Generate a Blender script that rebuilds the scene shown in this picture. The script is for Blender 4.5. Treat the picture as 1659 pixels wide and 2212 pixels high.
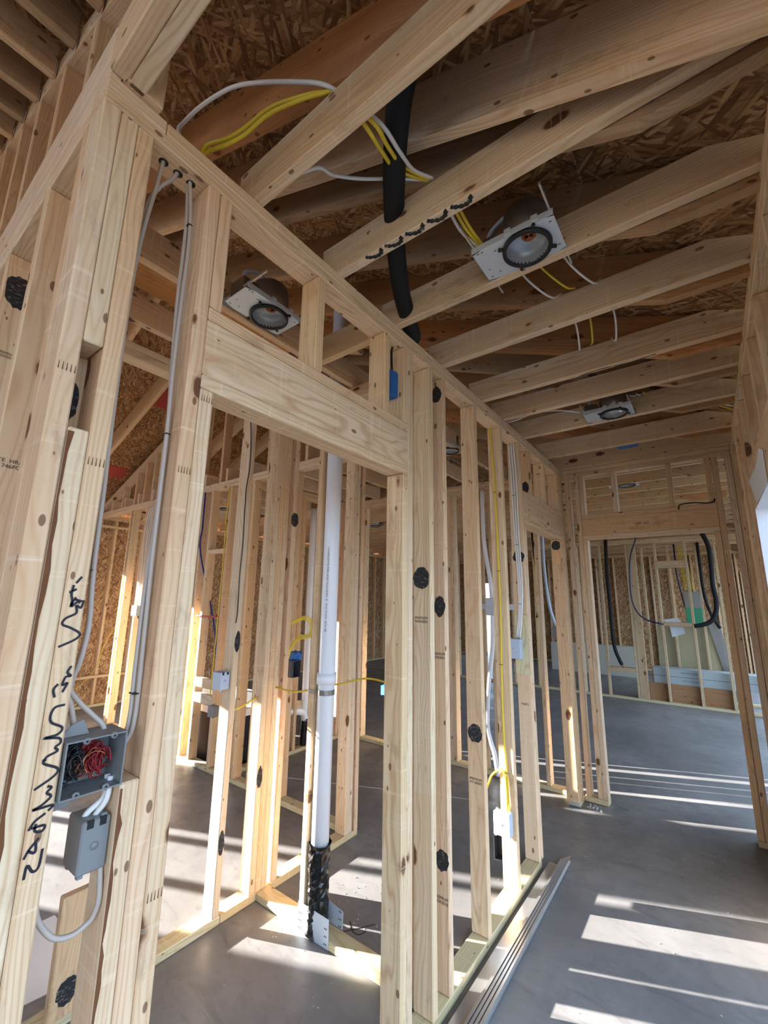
import bpy, math, random
from mathutils import Vector, Matrix

# ------------------------------------------------------------------ scene, camera, light
for o in list(bpy.data.objects):
    bpy.data.objects.remove(o, do_unlink=True)
S = bpy.context.scene
COL = S.collection
rnd = random.Random(7)

cam_d = bpy.data.cameras.new('camera')
cam = bpy.data.objects.new('camera', cam_d)
COL.objects.link(cam)
cam_d.sensor_fit = 'HORIZONTAL'
cam_d.sensor_width = 36.0
cam_d.lens = 923.0 / 1659.0 * 36.0
cam_d.clip_start = 0.02
cam_d.clip_end = 200
YAW, PITCH, ROLL = math.radians(37.0029), math.radians(11.5053), math.radians(0.8578)
_f = Vector((-math.sin(YAW) * math.cos(PITCH), math.cos(YAW) * math.cos(PITCH), math.sin(PITCH)))
_r = Vector((math.cos(YAW), math.sin(YAW), 0))
_u = _r.cross(_f)
_r2 = math.cos(ROLL) * _r + math.sin(ROLL) * _u
_u2 = -math.sin(ROLL) * _r + math.cos(ROLL) * _u
cam.matrix_world = Matrix(((_r2.x, _u2.x, -_f.x, 0.985), (_r2.y, _u2.y, -_f.y, 0.0), (_r2.z, _u2.z, -_f.z, 1.57), (0, 0, 0, 1)))
S.camera = cam

W = bpy.data.worlds.new('sky')
S.world = W
W.use_nodes = True
bg = W.node_tree.nodes['Background']
bg.inputs['Color'].default_value = (0.52, 0.72, 1.0, 1)
bg.inputs['Strength'].default_value = 3.6

SUN_DIR = Vector((0.92, 0.405, -0.198)).normalized()      # low sun from the west
sd = bpy.data.lights.new('sun', 'SUN')
sd.energy = 46.0
sd.color = (1.0, 0.975, 0.93)
sd.angle = math.radians(0.5)
so = bpy.data.objects.new('sun', sd)
COL.objects.link(so)
so.rotation_euler = SUN_DIR.to_track_quat('-Z', 'Y').to_euler()
so.location = (-12, -4, 5)

S.view_settings.view_transform = 'Standard'
S.view_settings.look = 'None'
S.view_settings.gamma = 1.0
S.view_settings.use_curve_mapping = False
S.view_settings.exposure = 0.60

# ------------------------------------------------------------------ materials
def lin(r, g, b):
    f = lambda c: (c / 255 / 12.92) if c / 255 <= 0.04045 else ((c / 255 + 0.055) / 1.055) ** 2.4
    return (f(r), f(g), f(b), 1.0)

class NB:
    def __init__(s, name):
        s.m = bpy.data.materials.new(name)
        s.m.use_nodes = True
        s.t = s.m.node_tree
        s.p = s.t.nodes['Principled BSDF']
    def n(s, kind, **kw):
        nd = s.t.nodes.new(kind)
        for k, v in kw.items():
            setattr(nd, k, v)
        return nd
    def l(s, a, b):
        s.t.links.new(a, b)
    def math(s, op, a, b=None, clamp=False):
        nd = s.n('ShaderNodeMath', operation=op, use_clamp=clamp)
        for i, v in enumerate((a, b)):
            if v is None: continue
            if isinstance(v, (int, float)): nd.inputs[i].default_value = v
            else: s.l(v, nd.inputs[i])
        return nd.outputs[0]
    def vmath(s, op, a, b):
        nd = s.n('ShaderNodeVectorMath', operation=op)
        for i, v in enumerate((a, b)):
            if isinstance(v, tuple): nd.inputs[i].default_value = v
            else: s.l(v, nd.inputs[i])
        return nd.outputs[0]
    def ramp(s, fac, stops):
        nd = s.n('ShaderNodeValToRGB')
        e = nd.color_ramp.elements
        while len(e) > 1: e.remove(e[-1])
        e[0].position, e[0].color = stops[0]
        for p, c in stops[1:]:
            k = e.new(p); k.color = c
        s.l(fac, nd.inputs[0])
        return nd.outputs[0]
    def mix(s, fac, a, b, blend='MIX'):
        nd = s.n('ShaderNodeMix', data_type='RGBA', blend_type=blend)
        if isinstance(fac, (int, float)): nd.inputs[0].default_value = fac
        else: s.l(fac, nd.inputs[0])
        for i, v in ((6, a), (7, b)):
            if isinstance(v, tuple): nd.inputs[i].default_value = v
            else: s.l(v, nd.inputs[i])
        return nd.outputs[2]
    def noise(s, vec, scale, detail=3, rough=0.5, dist=0.0):
        nd = s.n('ShaderNodeTexNoise')
        nd.inputs['Scale'].default_value = scale
        nd.inputs['Detail'].default_value = detail
        nd.inputs['Roughness'].default_value = rough
        nd.inputs['Distortion'].default_value = dist
        s.l(vec, nd.inputs['Vector'])
        return nd.outputs[0]
    def bump(s, h, strength, dist):
        nd = s.n('ShaderNodeBump')
        nd.inputs['Strength'].default_value = strength
        nd.inputs['Distance'].default_value = dist
        s.l(h, nd.inputs['Height'])
        s.l(nd.outputs[0], s.p.inputs['Normal'])

def wood_material(name, old=False):
    b = NB(name)
    tc = b.n('ShaderNodeTexCoord')
    oi = b.n('ShaderNodeObjectInfo')
    r = oi.outputs['Random']
    off = b.n('ShaderNodeCombineXYZ')
    b.l(b.math('MULTIPLY', r, 37.0), off.inputs[0])
    b.l(b.math('MULTIPLY', r, 91.0), off.inputs[1])
    b.l(b.math('MULTIPLY', r, 53.0), off.inputs[2])
    co = tc.outputs['Object']
    p = b.vmath('ADD', co, off.outputs[0])
    # fibre streaks along local X
    fib = b.noise(b.vmath('MULTIPLY', p, (1.3, 60.0, 60.0)), 1.0, 5, 0.6)
    wide = b.noise(b.vmath('MULTIPLY', p, (0.8, 9.0, 9.0)), 1.0, 3, 0.55)
    # growth rings, off-centre from the board's axis
    sp = b.n('ShaderNodeSeparateXYZ'); b.l(co, sp.inputs[0])
    bend = b.noise(b.vmath('MULTIPLY', p, (1.5, 7.0, 7.0)), 1.0, 2, 0.5)
    cy = b.math('SUBTRACT', b.math('MULTIPLY', b.math('FRACT', b.math('MULTIPLY', r, 17.3)), 0.16), 0.08)
    cz = b.math('SUBTRACT', b.math('MULTIPLY', b.math('FRACT', b.math('MULTIPLY', r, 29.7)), 0.20), 0.10)
    dy = b.math('ADD', sp.outputs[1], cy)
    dz = b.math('ADD', sp.outputs[2], cz)
    rad = b.math('SQRT', b.math('ADD', b.math('MULTIPLY', dy, dy), b.math('MULTIPLY', dz, dz)))
    ph = b.math('ADD', b.math('MULTIPLY', rad, 620.0), b.math('MULTIPLY', bend, 62.0))
    ring = b.math('MULTIPLY', b.math('ADD', b.math('SINE', ph), 1.0), 0.5)
    ring = b.math('POWER', ring, 3.0)
    ring = b.math('MULTIPLY', ring, wide)
    base = b.ramp(fib, [(0.25, lin(202, 181, 153)), (0.55, lin(219, 201, 175)), (0.8, lin(229, 213, 190))])
    c = b.mix(b.math('MULTIPLY', ring, 0.72, True), base, lin(168, 122, 80))
    big = b.noise(b.vmath('MULTIPLY', p, (0.45, 4.0, 4.0)), 1.0, 2, 0.5)
    c = b.mix(b.math('MULTIPLY', b.math('SUBTRACT', big, 0.45, True), 1.6, True), c, lin(206, 160, 118))
    # finger-jointed lengths: each length of the stud a slightly different tint
    seg = b.math('FLOOR', b.math('ADD', b.math('MULTIPLY', sp.outputs[0], 1.25), b.math('MULTIPLY', r, 11.0)))
    wn = b.n('ShaderNodeTexWhiteNoise', noise_dimensions='2D')
    cv = b.n('ShaderNodeCombineXYZ'); b.l(seg, cv.inputs[0]); b.l(r, cv.inputs[1]); b.l(cv.outputs[0], wn.inputs['Vector'])
    c = b.mix(b.math('MULTIPLY', wn.outputs['Value'], 0.22), c, lin(196, 150, 104))
    # knots
    vo = b.n('ShaderNodeTexVoronoi', feature='F1')
    vo.inputs['Scale'].default_value = 1.0
    vd = b.noise(b.vmath('MULTIPLY', p, (30.0, 30.0, 30.0)), 1.0, 2)
    vp = b.vmath('MULTIPLY', p, (4.2, 9.0, 9.0))
    b.l(vp, vo.inputs['Vector'])
    sc = b.n('ShaderNodeSeparateColor'); b.l(vo.outputs['Color'], sc.inputs[0])
    size = b.math('ADD', b.math('MULTIPLY', b.math('SUBTRACT', sc.outputs[0], 0.28, True), 0.28), 0.0)
    kd = b.math('SUBTRACT', size, b.math('ADD', vo.outputs['Distance'], b.math('MULTIPLY', b.math('SUBTRACT', vd, 0.5), 0.08)))
    km = b.math('MULTIPLY', kd, 26.0, True)
    halo = b.math('MULTIPLY', b.math('ADD', kd, 0.05), 9.0, True)
    c = b.mix(b.math('MULTIPLY', halo, 0.45), c, lin(176, 118, 70))
    c = b.mix(b.math('MULTIPLY', km, 0.9), c, lin(88, 52, 30))
    # pin knots and nail holes
    v2 = b.n('ShaderNodeTexVoronoi', feature='F1'); v2.inputs['Scale'].default_value = 1.0
    b.l(b.vmath('MULTIPLY', p, (13.0, 26.0, 26.0)), v2.inputs['Vector'])
    s2 = b.n('ShaderNodeSeparateColor'); b.l(v2.outputs['Color'], s2.inputs[0])
    pk = b.math('MULTIPLY', b.math('SUBTRACT', b.math('MULTIPLY', b.math('SUBTRACT', s2.outputs[0], 0.40, True), 0.36), v2.outputs['Distance']), 40.0, True)
    c = b.mix(b.math('MULTIPLY', pk, 0.8), c, lin(98, 62, 40))
    # thin dirt and saw marks
    saw = b.noise(b.vmath('MULTIPLY', p, (62.0, 3.0, 3.0)), 1.0, 2, 0.6)
    c = b.mix(b.math('MULTIPLY', b.math('SUBTRACT', saw, 0.60, True), 2.4, True), c, lin(236, 222, 196))
    dirt = b.noise(b.vmath('MULTIPLY', p, (5.0, 14.0, 14.0)), 1.0, 5, 0.7)
    c = b.mix(b.math('MULTIPLY', b.math('SUBTRACT', dirt, 0.57, True), 2.6, True), c, lin(112, 88, 64))
    if old:
        g = b.noise(b.vmath('MULTIPLY', p, (0.9, 16.0, 16.0)), 1.0, 4, 0.6)
        c = b.mix(b.math('MULTIPLY', g, 0.75), c, lin(116, 84, 56))
    tint = b.n('ShaderNodeMix', data_type='RGBA', blend_type='MULTIPLY')
    tint.inputs[0].default_value = 1.0
    b.l(c, tint.inputs[6]); b.l(oi.outputs['Color'], tint.inputs[7])
    b.l(tint.outputs[2], b.p.inputs['Base Color'])
    b.p.inputs['Roughness'].default_value = 0.72
    b.p.inputs['Specular IOR Level'].default_value = 0.25
    hh = b.math('ADD', b.math('MULTIPLY', fib, 0.6), b.math('MULTIPLY', saw, 0.5))
    b.bump(hh, 0.22, 0.002)
    return b.m

def osb_material():
    b = NB('oriented_strand_board')
    tc = b.n('ShaderNodeTexCoord')
    oi = b.n('ShaderNodeObjectInfo')
    co = b.vmath('ADD', tc.outputs['Object'], (0, 0, 0))
    off = b.n('ShaderNodeCombineXYZ')
    b.l(b.math('MULTIPLY', oi.outputs['Random'], 31.0), off.inputs[0])
    b.l(b.math('MULTIPLY', oi.outputs['Random'], 57.0), off.inputs[1])
    co = b.vmath('ADD', co, off.outputs[0])
    wob = b.n('ShaderNodeTexNoise'); wob.inputs['Scale'].default_value = 4.0
    b.l(co, wob.inputs['Vector'])
    wv = b.vmath('MULTIPLY', b.vmath('SUBTRACT', wob.outputs['Color'], (0.5, 0.5, 0.5)), (0.05, 0.05, 0.0))
    co2 = b.vmath('ADD', co, wv)
    cols = None
    hs = None
    for i, (ang, sx, sy) in enumerate(((1.57, 9, 62), (1.20, 10, 74), (1.95, 10, 68), (0.75, 12, 80), (2.45, 11, 76))):
        mp = b.n('ShaderNodeMapping')
        mp.inputs['Rotation'].default_value = (0, 0, ang)
        mp.inputs['Location'].default_value = (3.7 * i, 1.9 * i, 0)
        b.l(co2, mp.inputs['Vector'])
        v = b.n('ShaderNodeTexVoronoi', feature='F1', voronoi_dimensions='2D')
        v.inputs['Scale'].default_value = 1.0
        b.l(b.vmath('MULTIPLY', mp.outputs[0], (sx, sy, 1.0)), v.inputs['Vector'])
        s = b.n('ShaderNodeSeparateColor'); b.l(v.outputs['Color'], s.inputs[0])
        cc = b.ramp(s.outputs[0], [(0.0, lin(122, 88, 60)), (0.25, lin(152, 114, 78)), (0.55, lin(176, 138, 98)), (0.85, lin(198, 162, 120)), (1.0, lin(214, 184, 146))])
        edge = b.math('MULTIPLY', b.math('SUBTRACT', v.outputs['Distance'], 0.42, True), 2.2, True)
        cc = b.mix(b.math('MULTIPLY', edge, 0.7), cc, lin(84, 52, 28))
        h = b.math('SUBTRACT', s.outputs[1], edge)
        if cols is None: cols, hs = cc, h
        else:
            msk = b.math('GREATER_THAN', s.outputs[2], (0, 0.45, 0.5, 0.78, 0.82)[i])
            cols = b.mix(msk, cols, cc)
            hs = b.math('ADD', b.math('MULTIPLY', hs, b.math('SUBTRACT', 1.0, msk)), b.math('MULTIPLY', msk, b.math('ADD', h, 0.5)))
    fine = b.noise(b.vmath('MULTIPLY', co2, (90, 14, 1)), 1.0, 4, 0.6)
    cols = b.mix(b.math('MULTIPLY', b.math('SUBTRACT', fine, 0.52, True), 2.0, True), cols, lin(96, 60, 34))
    cols = b.mix(1.0, cols, oi.outputs['Color'], 'MULTIPLY')
    b.l(cols, b.p.inputs['Base Color'])
    b.p.inputs['Roughness'].default_value = 0.8
    b.p.inputs['Specular IOR Level'].default_value = 0.2
    b.bump(hs, 0.35, 0.003)
    return b.m

def concrete_material():
    b = NB('concrete_slab')
    tc = b.n('ShaderNodeTexCoord')
    co = tc.outputs['Object']
    n1 = b.noise(co, 0.9, 5, 0.6, 0.4)
    n2 = b.noise(co, 7.0, 6, 0.65, 0.6)
    n3 = b.noise(co, 90.0, 3, 0.6)
    sw = b.noise(b.vmath('MULTIPLY', co, (3.0, 9.0, 1.0)), 1.0, 6, 0.7, 1.5)
    c = b.ramp(n1, [(0.3, lin(100, 97, 95)), (0.55, lin(124, 121, 119)), (0.75, lin(144, 142, 139))])
    c = b.mix(b.math('MULTIPLY', b.math('SUBTRACT', n2, 0.45, True), 1.5, True), c, lin(94, 90, 88))
    c = b.mix(b.math('MULTIPLY', b.math('SUBTRACT', sw, 0.54, True), 3.2, True), c, lin(80, 78, 77))
    c = b.mix(b.math('MULTIPLY', b.math('SUBTRACT', n3, 0.62, True), 1.5, True), c, lin(90, 86, 82))
    # red marking-paint overspray
    for (x, y, sx, sy) in ((-0.85, 1.47, 9.0, 14.0), (-1.35, 1.62, 5.0, 8.0), (-0.28, 1.86, 14, 14)):
        d = b.vmath('MULTIPLY', b.vmath('SUBTRACT', co, (x, y, 0)), (sx, sy, 1.0))
        ln = b.n('ShaderNodeVectorMath', operation='LENGTH'); b.l(d, ln.inputs[0])
        m = b.math('MULTIPLY', b.math('SUBTRACT', 1.0, ln.outputs['Value'], True), b.noise(co, 22.0, 4, 0.7), True)
        c = b.mix(b.math('MULTIPLY', m, 0.9), c, lin(214, 104, 84))
    b.l(c, b.p.inputs['Base Color'])
    b.l(b.ramp(n2, [(0.3, (0.34, 0.34, 0.34, 1)), (0.7, (0.55, 0.55, 0.55, 1))]), b.p.inputs['Roughness'])
    b.p.inputs['Specular IOR Level'].default_value = 0.45
    b.bump(b.math('ADD', n2, b.math('MULTIPLY', n3, 0.3)), 0.12, 0.004)
    return b.m

def plain(name, col, rough=0.6, metal=0.0, noise=0.0, scale=20.0, spec=0.4):
    b = NB(name)
    tc = b.n('ShaderNodeTexCoord')
    if noise > 0:
        n = b.noise(tc.outputs['Object'], scale, 4, 0.6)
        dark = tuple(c * (1 - noise) for c in col[:3]) + (1.0,)
        b.l(b.mix(n, dark, col), b.p.inputs['Base Color'])
    else:
        b.p.inputs['Base Color'].default_value = col
    b.p.inputs['Roughness'].default_value = rough
    b.p.inputs['Metallic'].default_value = metal
    b.p.inputs['Specular IOR Level'].default_value = spec
    return b.m

M = {}
M['wood'] = wood_material('spruce_lumber')
M['oldwood'] = wood_material('weathered_lumber', True)
M['osb'] = osb_material()
M['concrete'] = concrete_material()
M['galv'] = plain('galvanised_steel', lin(206, 214, 222), 0.42, 0.3, 0.18, 60)
M['steel'] = plain('cold_rolled_steel', lin(206, 206, 206), 0.3, 0.85, 0.15, 8)
M['can'] = plain('lamp_can_steel', lin(150, 146, 140), 0.35, 0.85, 0.25, 25)
M['reflector'] = plain('spun_reflector', lin(176, 180, 184), 0.4, 0.5, 0.12, 10)
M['black'] = plain('black_plastic', lin(22, 22, 24), 0.45)
M['blackfoam'] = plain('black_foam_sleeve', lin(16, 17, 20), 0.75, 0, 0.3, 40)
M['blackwrap'] = plain('black_sheet_plastic', lin(14, 14, 16), 0.2, 0, 0, 20, 0.6)
def paint_black():
    b = NB('black_marking_paint')
    tc = b.n('ShaderNodeTexCoord')
    n = b.noise(b.vmath('MULTIPLY', tc.outputs['Object'], (60, 60, 140)), 1.0, 5, 0.75)
    b.l(b.ramp(n, [(0.42, lin(24, 24, 26)), (0.58, lin(44, 42, 42)), (0.66, lin(150, 136, 118))]), b.p.inputs['Base Color'])
    b.p.inputs['Roughness'].default_value = 0.8
    return b.m
M['paintblack'] = paint_black()
M['marker'] = plain('black_marker_ink', lin(24, 18, 30), 0.6)
M['stamp'] = plain('grade_stamp_ink', lin(84, 68, 56), 0.8)
M['redpaint'] = plain('red_marking_paint', lin(176, 70, 64), 0.85, 0, 0.35, 30)
M['whitecable'] = plain('white_cable_jacket', lin(222, 216, 210), 0.5, 0, 0.08, 50)
M['greycable'] = plain('grey_cable_jacket', lin(178, 164, 152), 0.5, 0, 0.12, 50)
M['yellowcable'] = plain('yellow_cable_jacket', lin(222, 190, 52), 0.5, 0, 0.1, 50)
M['redwire'] = plain('red_wire_jacket', lin(116, 16, 22), 0.4)
M['blackwire'] = plain('black_wire_jacket', lin(20, 19, 20), 0.4)
M['copper'] = plain('bare_copper', lin(176, 112, 76), 0.3, 0.9)
M['pvcgrey'] = plain('grey_box_plastic', lin(120, 121, 120), 0.45, 0, 0.1, 30)
M['pvcpale'] = plain('pale_grey_box_plastic', lin(176, 186, 200), 0.45, 0, 0.08, 30)
M['pvcdark'] = plain('dark_grey_box_plastic', lin(64, 66, 72), 0.5)
M['bluebox'] = plain('blue_box_plastic', lin(30, 98, 168), 0.45, 0, 0.1, 30)
M['bluepipe'] = plain('blue_water_pipe', lin(26, 46, 120), 0.4)
M['darkblue'] = plain('dark_blue_hose', lin(22, 28, 66), 0.4)
M['redpipe'] = plain('red_water_pipe', lin(168, 36, 40), 0.4)
M['pvc'] = plain('white_pvc', lin(236, 236, 238), 0.3, 0, 0.03, 10, 0.5)
M['print'] = plain('pipe_print_ink', lin(70, 78, 96), 0.6)
M['white'] = plain('white_sheet', lin(232, 234, 236), 0.6, 0, 0.05, 15)
M['wrap'] = plain('house_wrap', lin(228, 232, 240), 0.55, 0, 0.06, 12)
M['foam'] = plain('pale_blue_foam_board', lin(164, 170, 168), 0.7, 0, 0.06, 12)
M['drywall'] = plain('drywall_sheet', lin(206, 202, 186), 0.85, 0, 0.06, 6)
M['olive'] = plain('tan_sheathing_board', lin(176, 166, 132), 0.8, 0, 0.12, 4)
M['greenpanel'] = plain('green_panel_board', lin(62, 146, 104), 0.6, 0, 0.1, 3)
M['paper'] = plain('printed_paper', lin(206, 208, 210), 0.8, 0, 0.2, 25)
M['orange'] = plain('orange_lamp_label', lin(206, 112, 62), 0.6, 0, 0.2, 80)
M['tub'] = plain('white_acrylic_tub', lin(238, 238, 234), 0.2, 0, 0, 10, 0.5)
M['earth'] = plain('bare_ground', lin(150, 132, 108), 0.95, 0, 0.3, 1.5)
M['bark'] = plain('brown_bark_edge', lin(120, 74, 42), 0.9, 0, 0.5, 30)
M['blueprint'] = plain('blue_tape', lin(40, 90, 190), 0.6)

# ------------------------------------------------------------------ helpers
def link(name, me, mat, parent=None, label=None):
    o = bpy.data.objects.new(name, me)
    COL.objects.link(o)
    if mat is not None and len(me.materials) == 0:
        me.materials.append(M[mat])
    if parent is not None:
        o.parent = parent
    if label: o['label'] = label
    return o

def tag(o, label, cat, group=None, kind=None):
    o['label'] = label
    o['category'] = cat
    if group: o['group'] = group
    if kind: o['kind'] = kind
    return o

def empty(name, loc=(0, 0, 0)):
    o = bpy.data.objects.new(name, None)
    o.empty_display_size = 0.05
    o.location = loc
    COL.objects.link(o)
    return o

def thing(name, label, cat, loc=(0, 0, 0), group=None):
    return tag(empty(name, loc), label, cat, group)

def structure(name, label, cat):
    return tag(empty(name), label, cat, None, 'structure')

def mesh(name, v, f, smooth=False):
    me = bpy.data.meshes.new(name)
    me.from_pydata(v, [], f)
    if smooth:
        for p in me.polygons: p.use_smooth = True
    me.update()
    return me

def chamfer_box(hx, hy, hz, c):
    """box of half sizes, edges chamfered by c: 24 verts, 44 triangles"""
    c = min(c, hx * 0.4, hy * 0.4, hz * 0.4)
    V, idx = [], {}
    for sx in (-1, 1):
        for sy in (-1, 1):
            for sz in (-1, 1):
                for a in range(3):
                    p = [sx * (hx - c), sy * (hy - c), sz * (hz - c)]
                    p[a] = (sx * hx, sy * hy, sz * hz)[a]
                    idx[(sx, sy, sz, a)] = len(V)
                    V.append(tuple(p))
    F = []
    cen = lambda L: [sum(V[i][k] for i in L) / len(L) for k in range(3)]
    def add(L):
        n = (Vector(V[L[1]]) - Vector(V[L[0]])).cross(Vector(V[L[2]]) - Vector(V[L[0]]))
        if n.dot(Vector(cen(L))) < 0: L = L[::-1]
        F.append(L)
    for a in range(3):
        o1, o2 = [(1, 2), (0, 2), (0, 1)][a]
        for s in (-1, 1):
            loop = []
            for p, q in ((-1, -1), (1, -1), (1, 1), (-1, 1)):
                k = [0, 0, 0]; k[a] = s; k[o1] = p; k[o2] = q
                loop.append(idx[(k[0], k[1], k[2], a)])
            add(loop)
    for a, b, e in ((0, 1, 2), (0, 2, 1), (1, 2, 0)):
        for sa in (-1, 1):
            for sb in (-1, 1):
                ks = []
                for se in (-1, 1):
                    k = [0, 0, 0]; k[a] = sa; k[b] = sb; k[e] = se
                    ks.append(tuple(k))
                add([idx[ks[0] + (a,)], idx[ks[0] + (b,)], idx[ks[1] + (b,)], idx[ks[1] + (a,)]])
    for sx in (-1, 1):
        for sy in (-1, 1):
            for sz in (-1, 1):
                add([idx[(sx, sy, sz, a)] for a in range(3)])
    return V, F

TINTS = [(1.0, 0.97, 0.93), (1.0, 0.94, 0.86), (0.98, 0.92, 0.84), (1.0, 0.98, 0.96), (0.97, 0.90, 0.80), (1.0, 0.95, 0.90)]
PINK = (1.0, 0.88, 0.79)
ORANGE = (1.0, 0.85, 0.68)
HONEY = (1.0, 0.91, 0.75)
TREATED = (0.86, 0.93, 0.78)
_cache = {}

def board(parent, name, x0, x1, y0, y1, z0, z1, tint=None, mat='wood', c=0.0034, label=None):
    """axis-aligned piece of lumber; local X runs along its longest side"""
    d = (x1 - x0, y1 - y0, z1 - z0)
    ax = max(range(3), key=lambda i: d[i])
    order = {0: (0, 1, 2), 1: (1, 2, 0), 2: (2, 0, 1)}[ax]
    key = tuple(round(d[i], 4) for i in order) + (mat, c)
    me = _cache.get(key)
    if me is None:
        g = 0.0005 if min(d) > 0.02 else 0.0
        V, F = chamfer_box(d[order[0]] / 2 - g, d[order[1]] / 2 - g, d[order[2]] / 2 - g, c)
        me = mesh(name, V, F)
        me.materials.append(M[mat])
        _cache[key] = me
    o = link(name, me, None, parent, label)
    R = {0: Matrix.Identity(3), 1: Matrix(((0, 0, 1), (1, 0, 0), (0, 1, 0))), 2: Matrix(((0, 1, 0), (0, 0, 1), (1, 0, 0)))}[ax]
    m = R.to_4x4()
    m.translation = Vector(((x0 + x1) / 2, (y0 + y1) / 2, (z0 + z1) / 2))
    o.matrix_local = m
    t = tint if tint is not None else TINTS[rnd.randrange(len(TINTS))]
    o.color = (*t, 1)
    return o

def slope_board(parent, name, p0, p1, w, h, tint=None, mat='wood', side=None):
    """piece of lumber from p0 to p1 (bottom centre line), w wide across, h deep upwards"""
    p0, p1 = Vector(p0), Vector(p1)
    ex = (p1 - p0); L = ex.length; ex.normalize()
    ey = Vector((0, 0, 1)).cross(ex).normalized() if side is None else Vector(side)
    ez = ex.cross(ey).normalized()
    V, F = chamfer_box(L / 2, w / 2, h / 2, 0.0018)
    me = mesh(name, V, F); me.materials.append(M[mat])
    o = link(name, me, None, parent)
    m = Matrix((ex, ey, ez)).transposed().to_4x4()
    m.translation = (p0 + p1) / 2 + ez * h / 2
    o.matrix_local = m
    t = tint if tint is not None else TINTS[rnd.randrange(len(TINTS))]
    o.color = (*t, 1)
    return o

def smooth_path(pts, n=6):
    P = [Vector(p) for p in pts]
    if len(P) < 3: return P
    out = []
    for i in range(len(P) - 1):
        a = P[i - 1] if i else P[0] * 2 - P[1]
        b_, c_ = P[i], P[i + 1]
        d = P[i + 2] if i + 2 < len(P) else P[-1] * 2 - P[-2]
        for k in range(n):
            t = k / n
            out.append(0.5 * ((2 * b_) + (c_ - a) * t + (2 * a - 5 * b_ + 4 * c_ - d) * t * t + (3 * b_ - a - 3 * c_ + d) * t ** 3))
    out.append(P[-1])
    return out

def tube_data(pts, r, sides=8, n=6, flat=1.0, cap=True, rfun=None):
    P = smooth_path(pts, n)
    V, F = [], []
    T = (P[1] - P[0]).normalized()
    N = T.orthogonal().normalized()
    for i, p in enumerate(P):
        t = (P[min(i + 1, len(P) - 1)] - P[max(i - 1, 0)])
        if t.length < 1e-9: t = T
        t.normalize()
        q = T.rotation_difference(t)
        N = (q @ N).normalized(); T = t
        Bn = T.cross(N)
        rr = r if rfun is None else r * rfun(i / (len(P) - 1))
        for k in range(sides):
            a = 2 * math.pi * k / sides
            V.append(p + N * math.cos(a) * rr + Bn * math.sin(a) * rr * flat)
    for i in range(len(P) - 1):
        for k in range(sides):
            a, b_ = i * sides + k, i * sides + (k + 1) % sides
            F.append([a, b_, b_ + sides, a + sides])
    if cap:
        F.append(list(range(sides))[::-1])
        F.append([len(V) - sides + k for k in range(sides)])
    return V, F

def tube(name, pts, r, mat, parent=None, sides=8, n=6, flat=1.0, rfun=None, label=None):
    V, F = tube_data(pts, r, sides, n, flat, True, rfun)
    return link(name, mesh(name, V, F, True), mat, parent, label)

def bx(name, x0, x1, y0, y1, z0, z1, mat, parent=None, c=0.001, label=None):
    V, F = chamfer_box((x1 - x0) / 2, (y1 - y0) / 2, (z1 - z0) / 2, c)
    ox, oy, oz = (x0 + x1) / 2, (y0 + y1) / 2, (z0 + z1) / 2
    o = link(name, mesh(name, V, F), mat, parent, label)
    o.location = (ox, oy, oz)
    return o

def prism(name, poly, thick, mat, parent=None, axis='z', at=0.0, label=None):
    """flat polygon (list of 2D points) with thickness along axis; at = start along the axis"""
    n = len(poly)
    def P(u, v, w):
        return {'z': (u, v, w), 'y': (u, w, v), 'x': (w, u, v)}[axis]
    V = [P(u, v, at) for u, v in poly] + [P(u, v, at + thick) for u, v in poly]
    F = [list(range(n))[::-1], list(range(n, 2 * n))] + [[i, (i + 1) % n, n + (i + 1) % n, n + i] for i in range(n)]
    me = mesh(name, V, F)
    import bmesh
    bm = bmesh.new(); bm.from_mesh(me); bmesh.ops.recalc_face_normals(bm, faces=bm.faces); bm.to_mesh(me); bm.free()
    return link(name, me, mat, parent, label)

def lathe(name, prof, mat, parent=None, seg=28, loc=(0, 0, 0), closed=False, label=None):
    V, F = [], []
    n = len(prof)
    for k in range(seg):
        a = 2 * math.pi * k / seg
        for r, z in prof:
            V.append((r * math.cos(a), r * math.sin(a), z))
    for k in range(seg):
        k2 = (k + 1) % seg
        for i in range(n if closed else n - 1):
            i2 = (i + 1) % n
            F.append([k * n + i, k2 * n + i, k2 * n + i2, k * n + i2])
    o = link(name, mesh(name, V, F, True), mat, parent, label)
    o.location = loc
    return o

def blob(name, cx, cz, rx, rz, plane, at, mat='paintblack', parent=None, seed=0):
    """irregular flat paint mark on a plane ('y': faces -y at y=at, 'x': faces +x at x=at)"""
    rr = random.Random(seed + int(cx * 1000) + int(cz * 777))
    n = 22
    pts = []
    for k in range(n):
        a = 2 * math.pi * k / n
        w = 1 + rr.uniform(-0.10, 0.10)
        pts.append((cx + rx * w * math.cos(a), cz + rz * w * math.sin(a)))
    if plane == 'y':
        return prism(name, pts, 0.0006, mat, parent, 'y', at - 0.0006)
    return prism(name, pts, 0.0006, mat, parent, 'x', at)

def text(name, body, size, mat, parent, origin, right, up, label=None):
    cu = bpy.data.curves.new(name, 'FONT')
    cu.body = body; cu.size = size; cu.align_x = 'CENTER'; cu.align_y = 'CENTER'
    cu.extrude = 0.0002
    tmp = bpy.data.objects.new(name, cu)
    COL.objects.link(tmp)
    dg = bpy.context.evaluated_depsgraph_get()
    me = bpy.data.meshes.new_from_object(tmp.evaluated_get(dg))
    bpy.data.objects.remove(tmp)
    me.materials.clear()
    o = link(name, me, mat, parent, label)
    r, u = Vector(right).normalized(), Vector(up).normalized()
    nrm = r.cross(u)
    m = Matrix((r, u, nrm)).transposed().to_4x4()
    m.translation = Vector(origin) + nrm * 0.0006
    o.matrix_local = m
    return o

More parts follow.
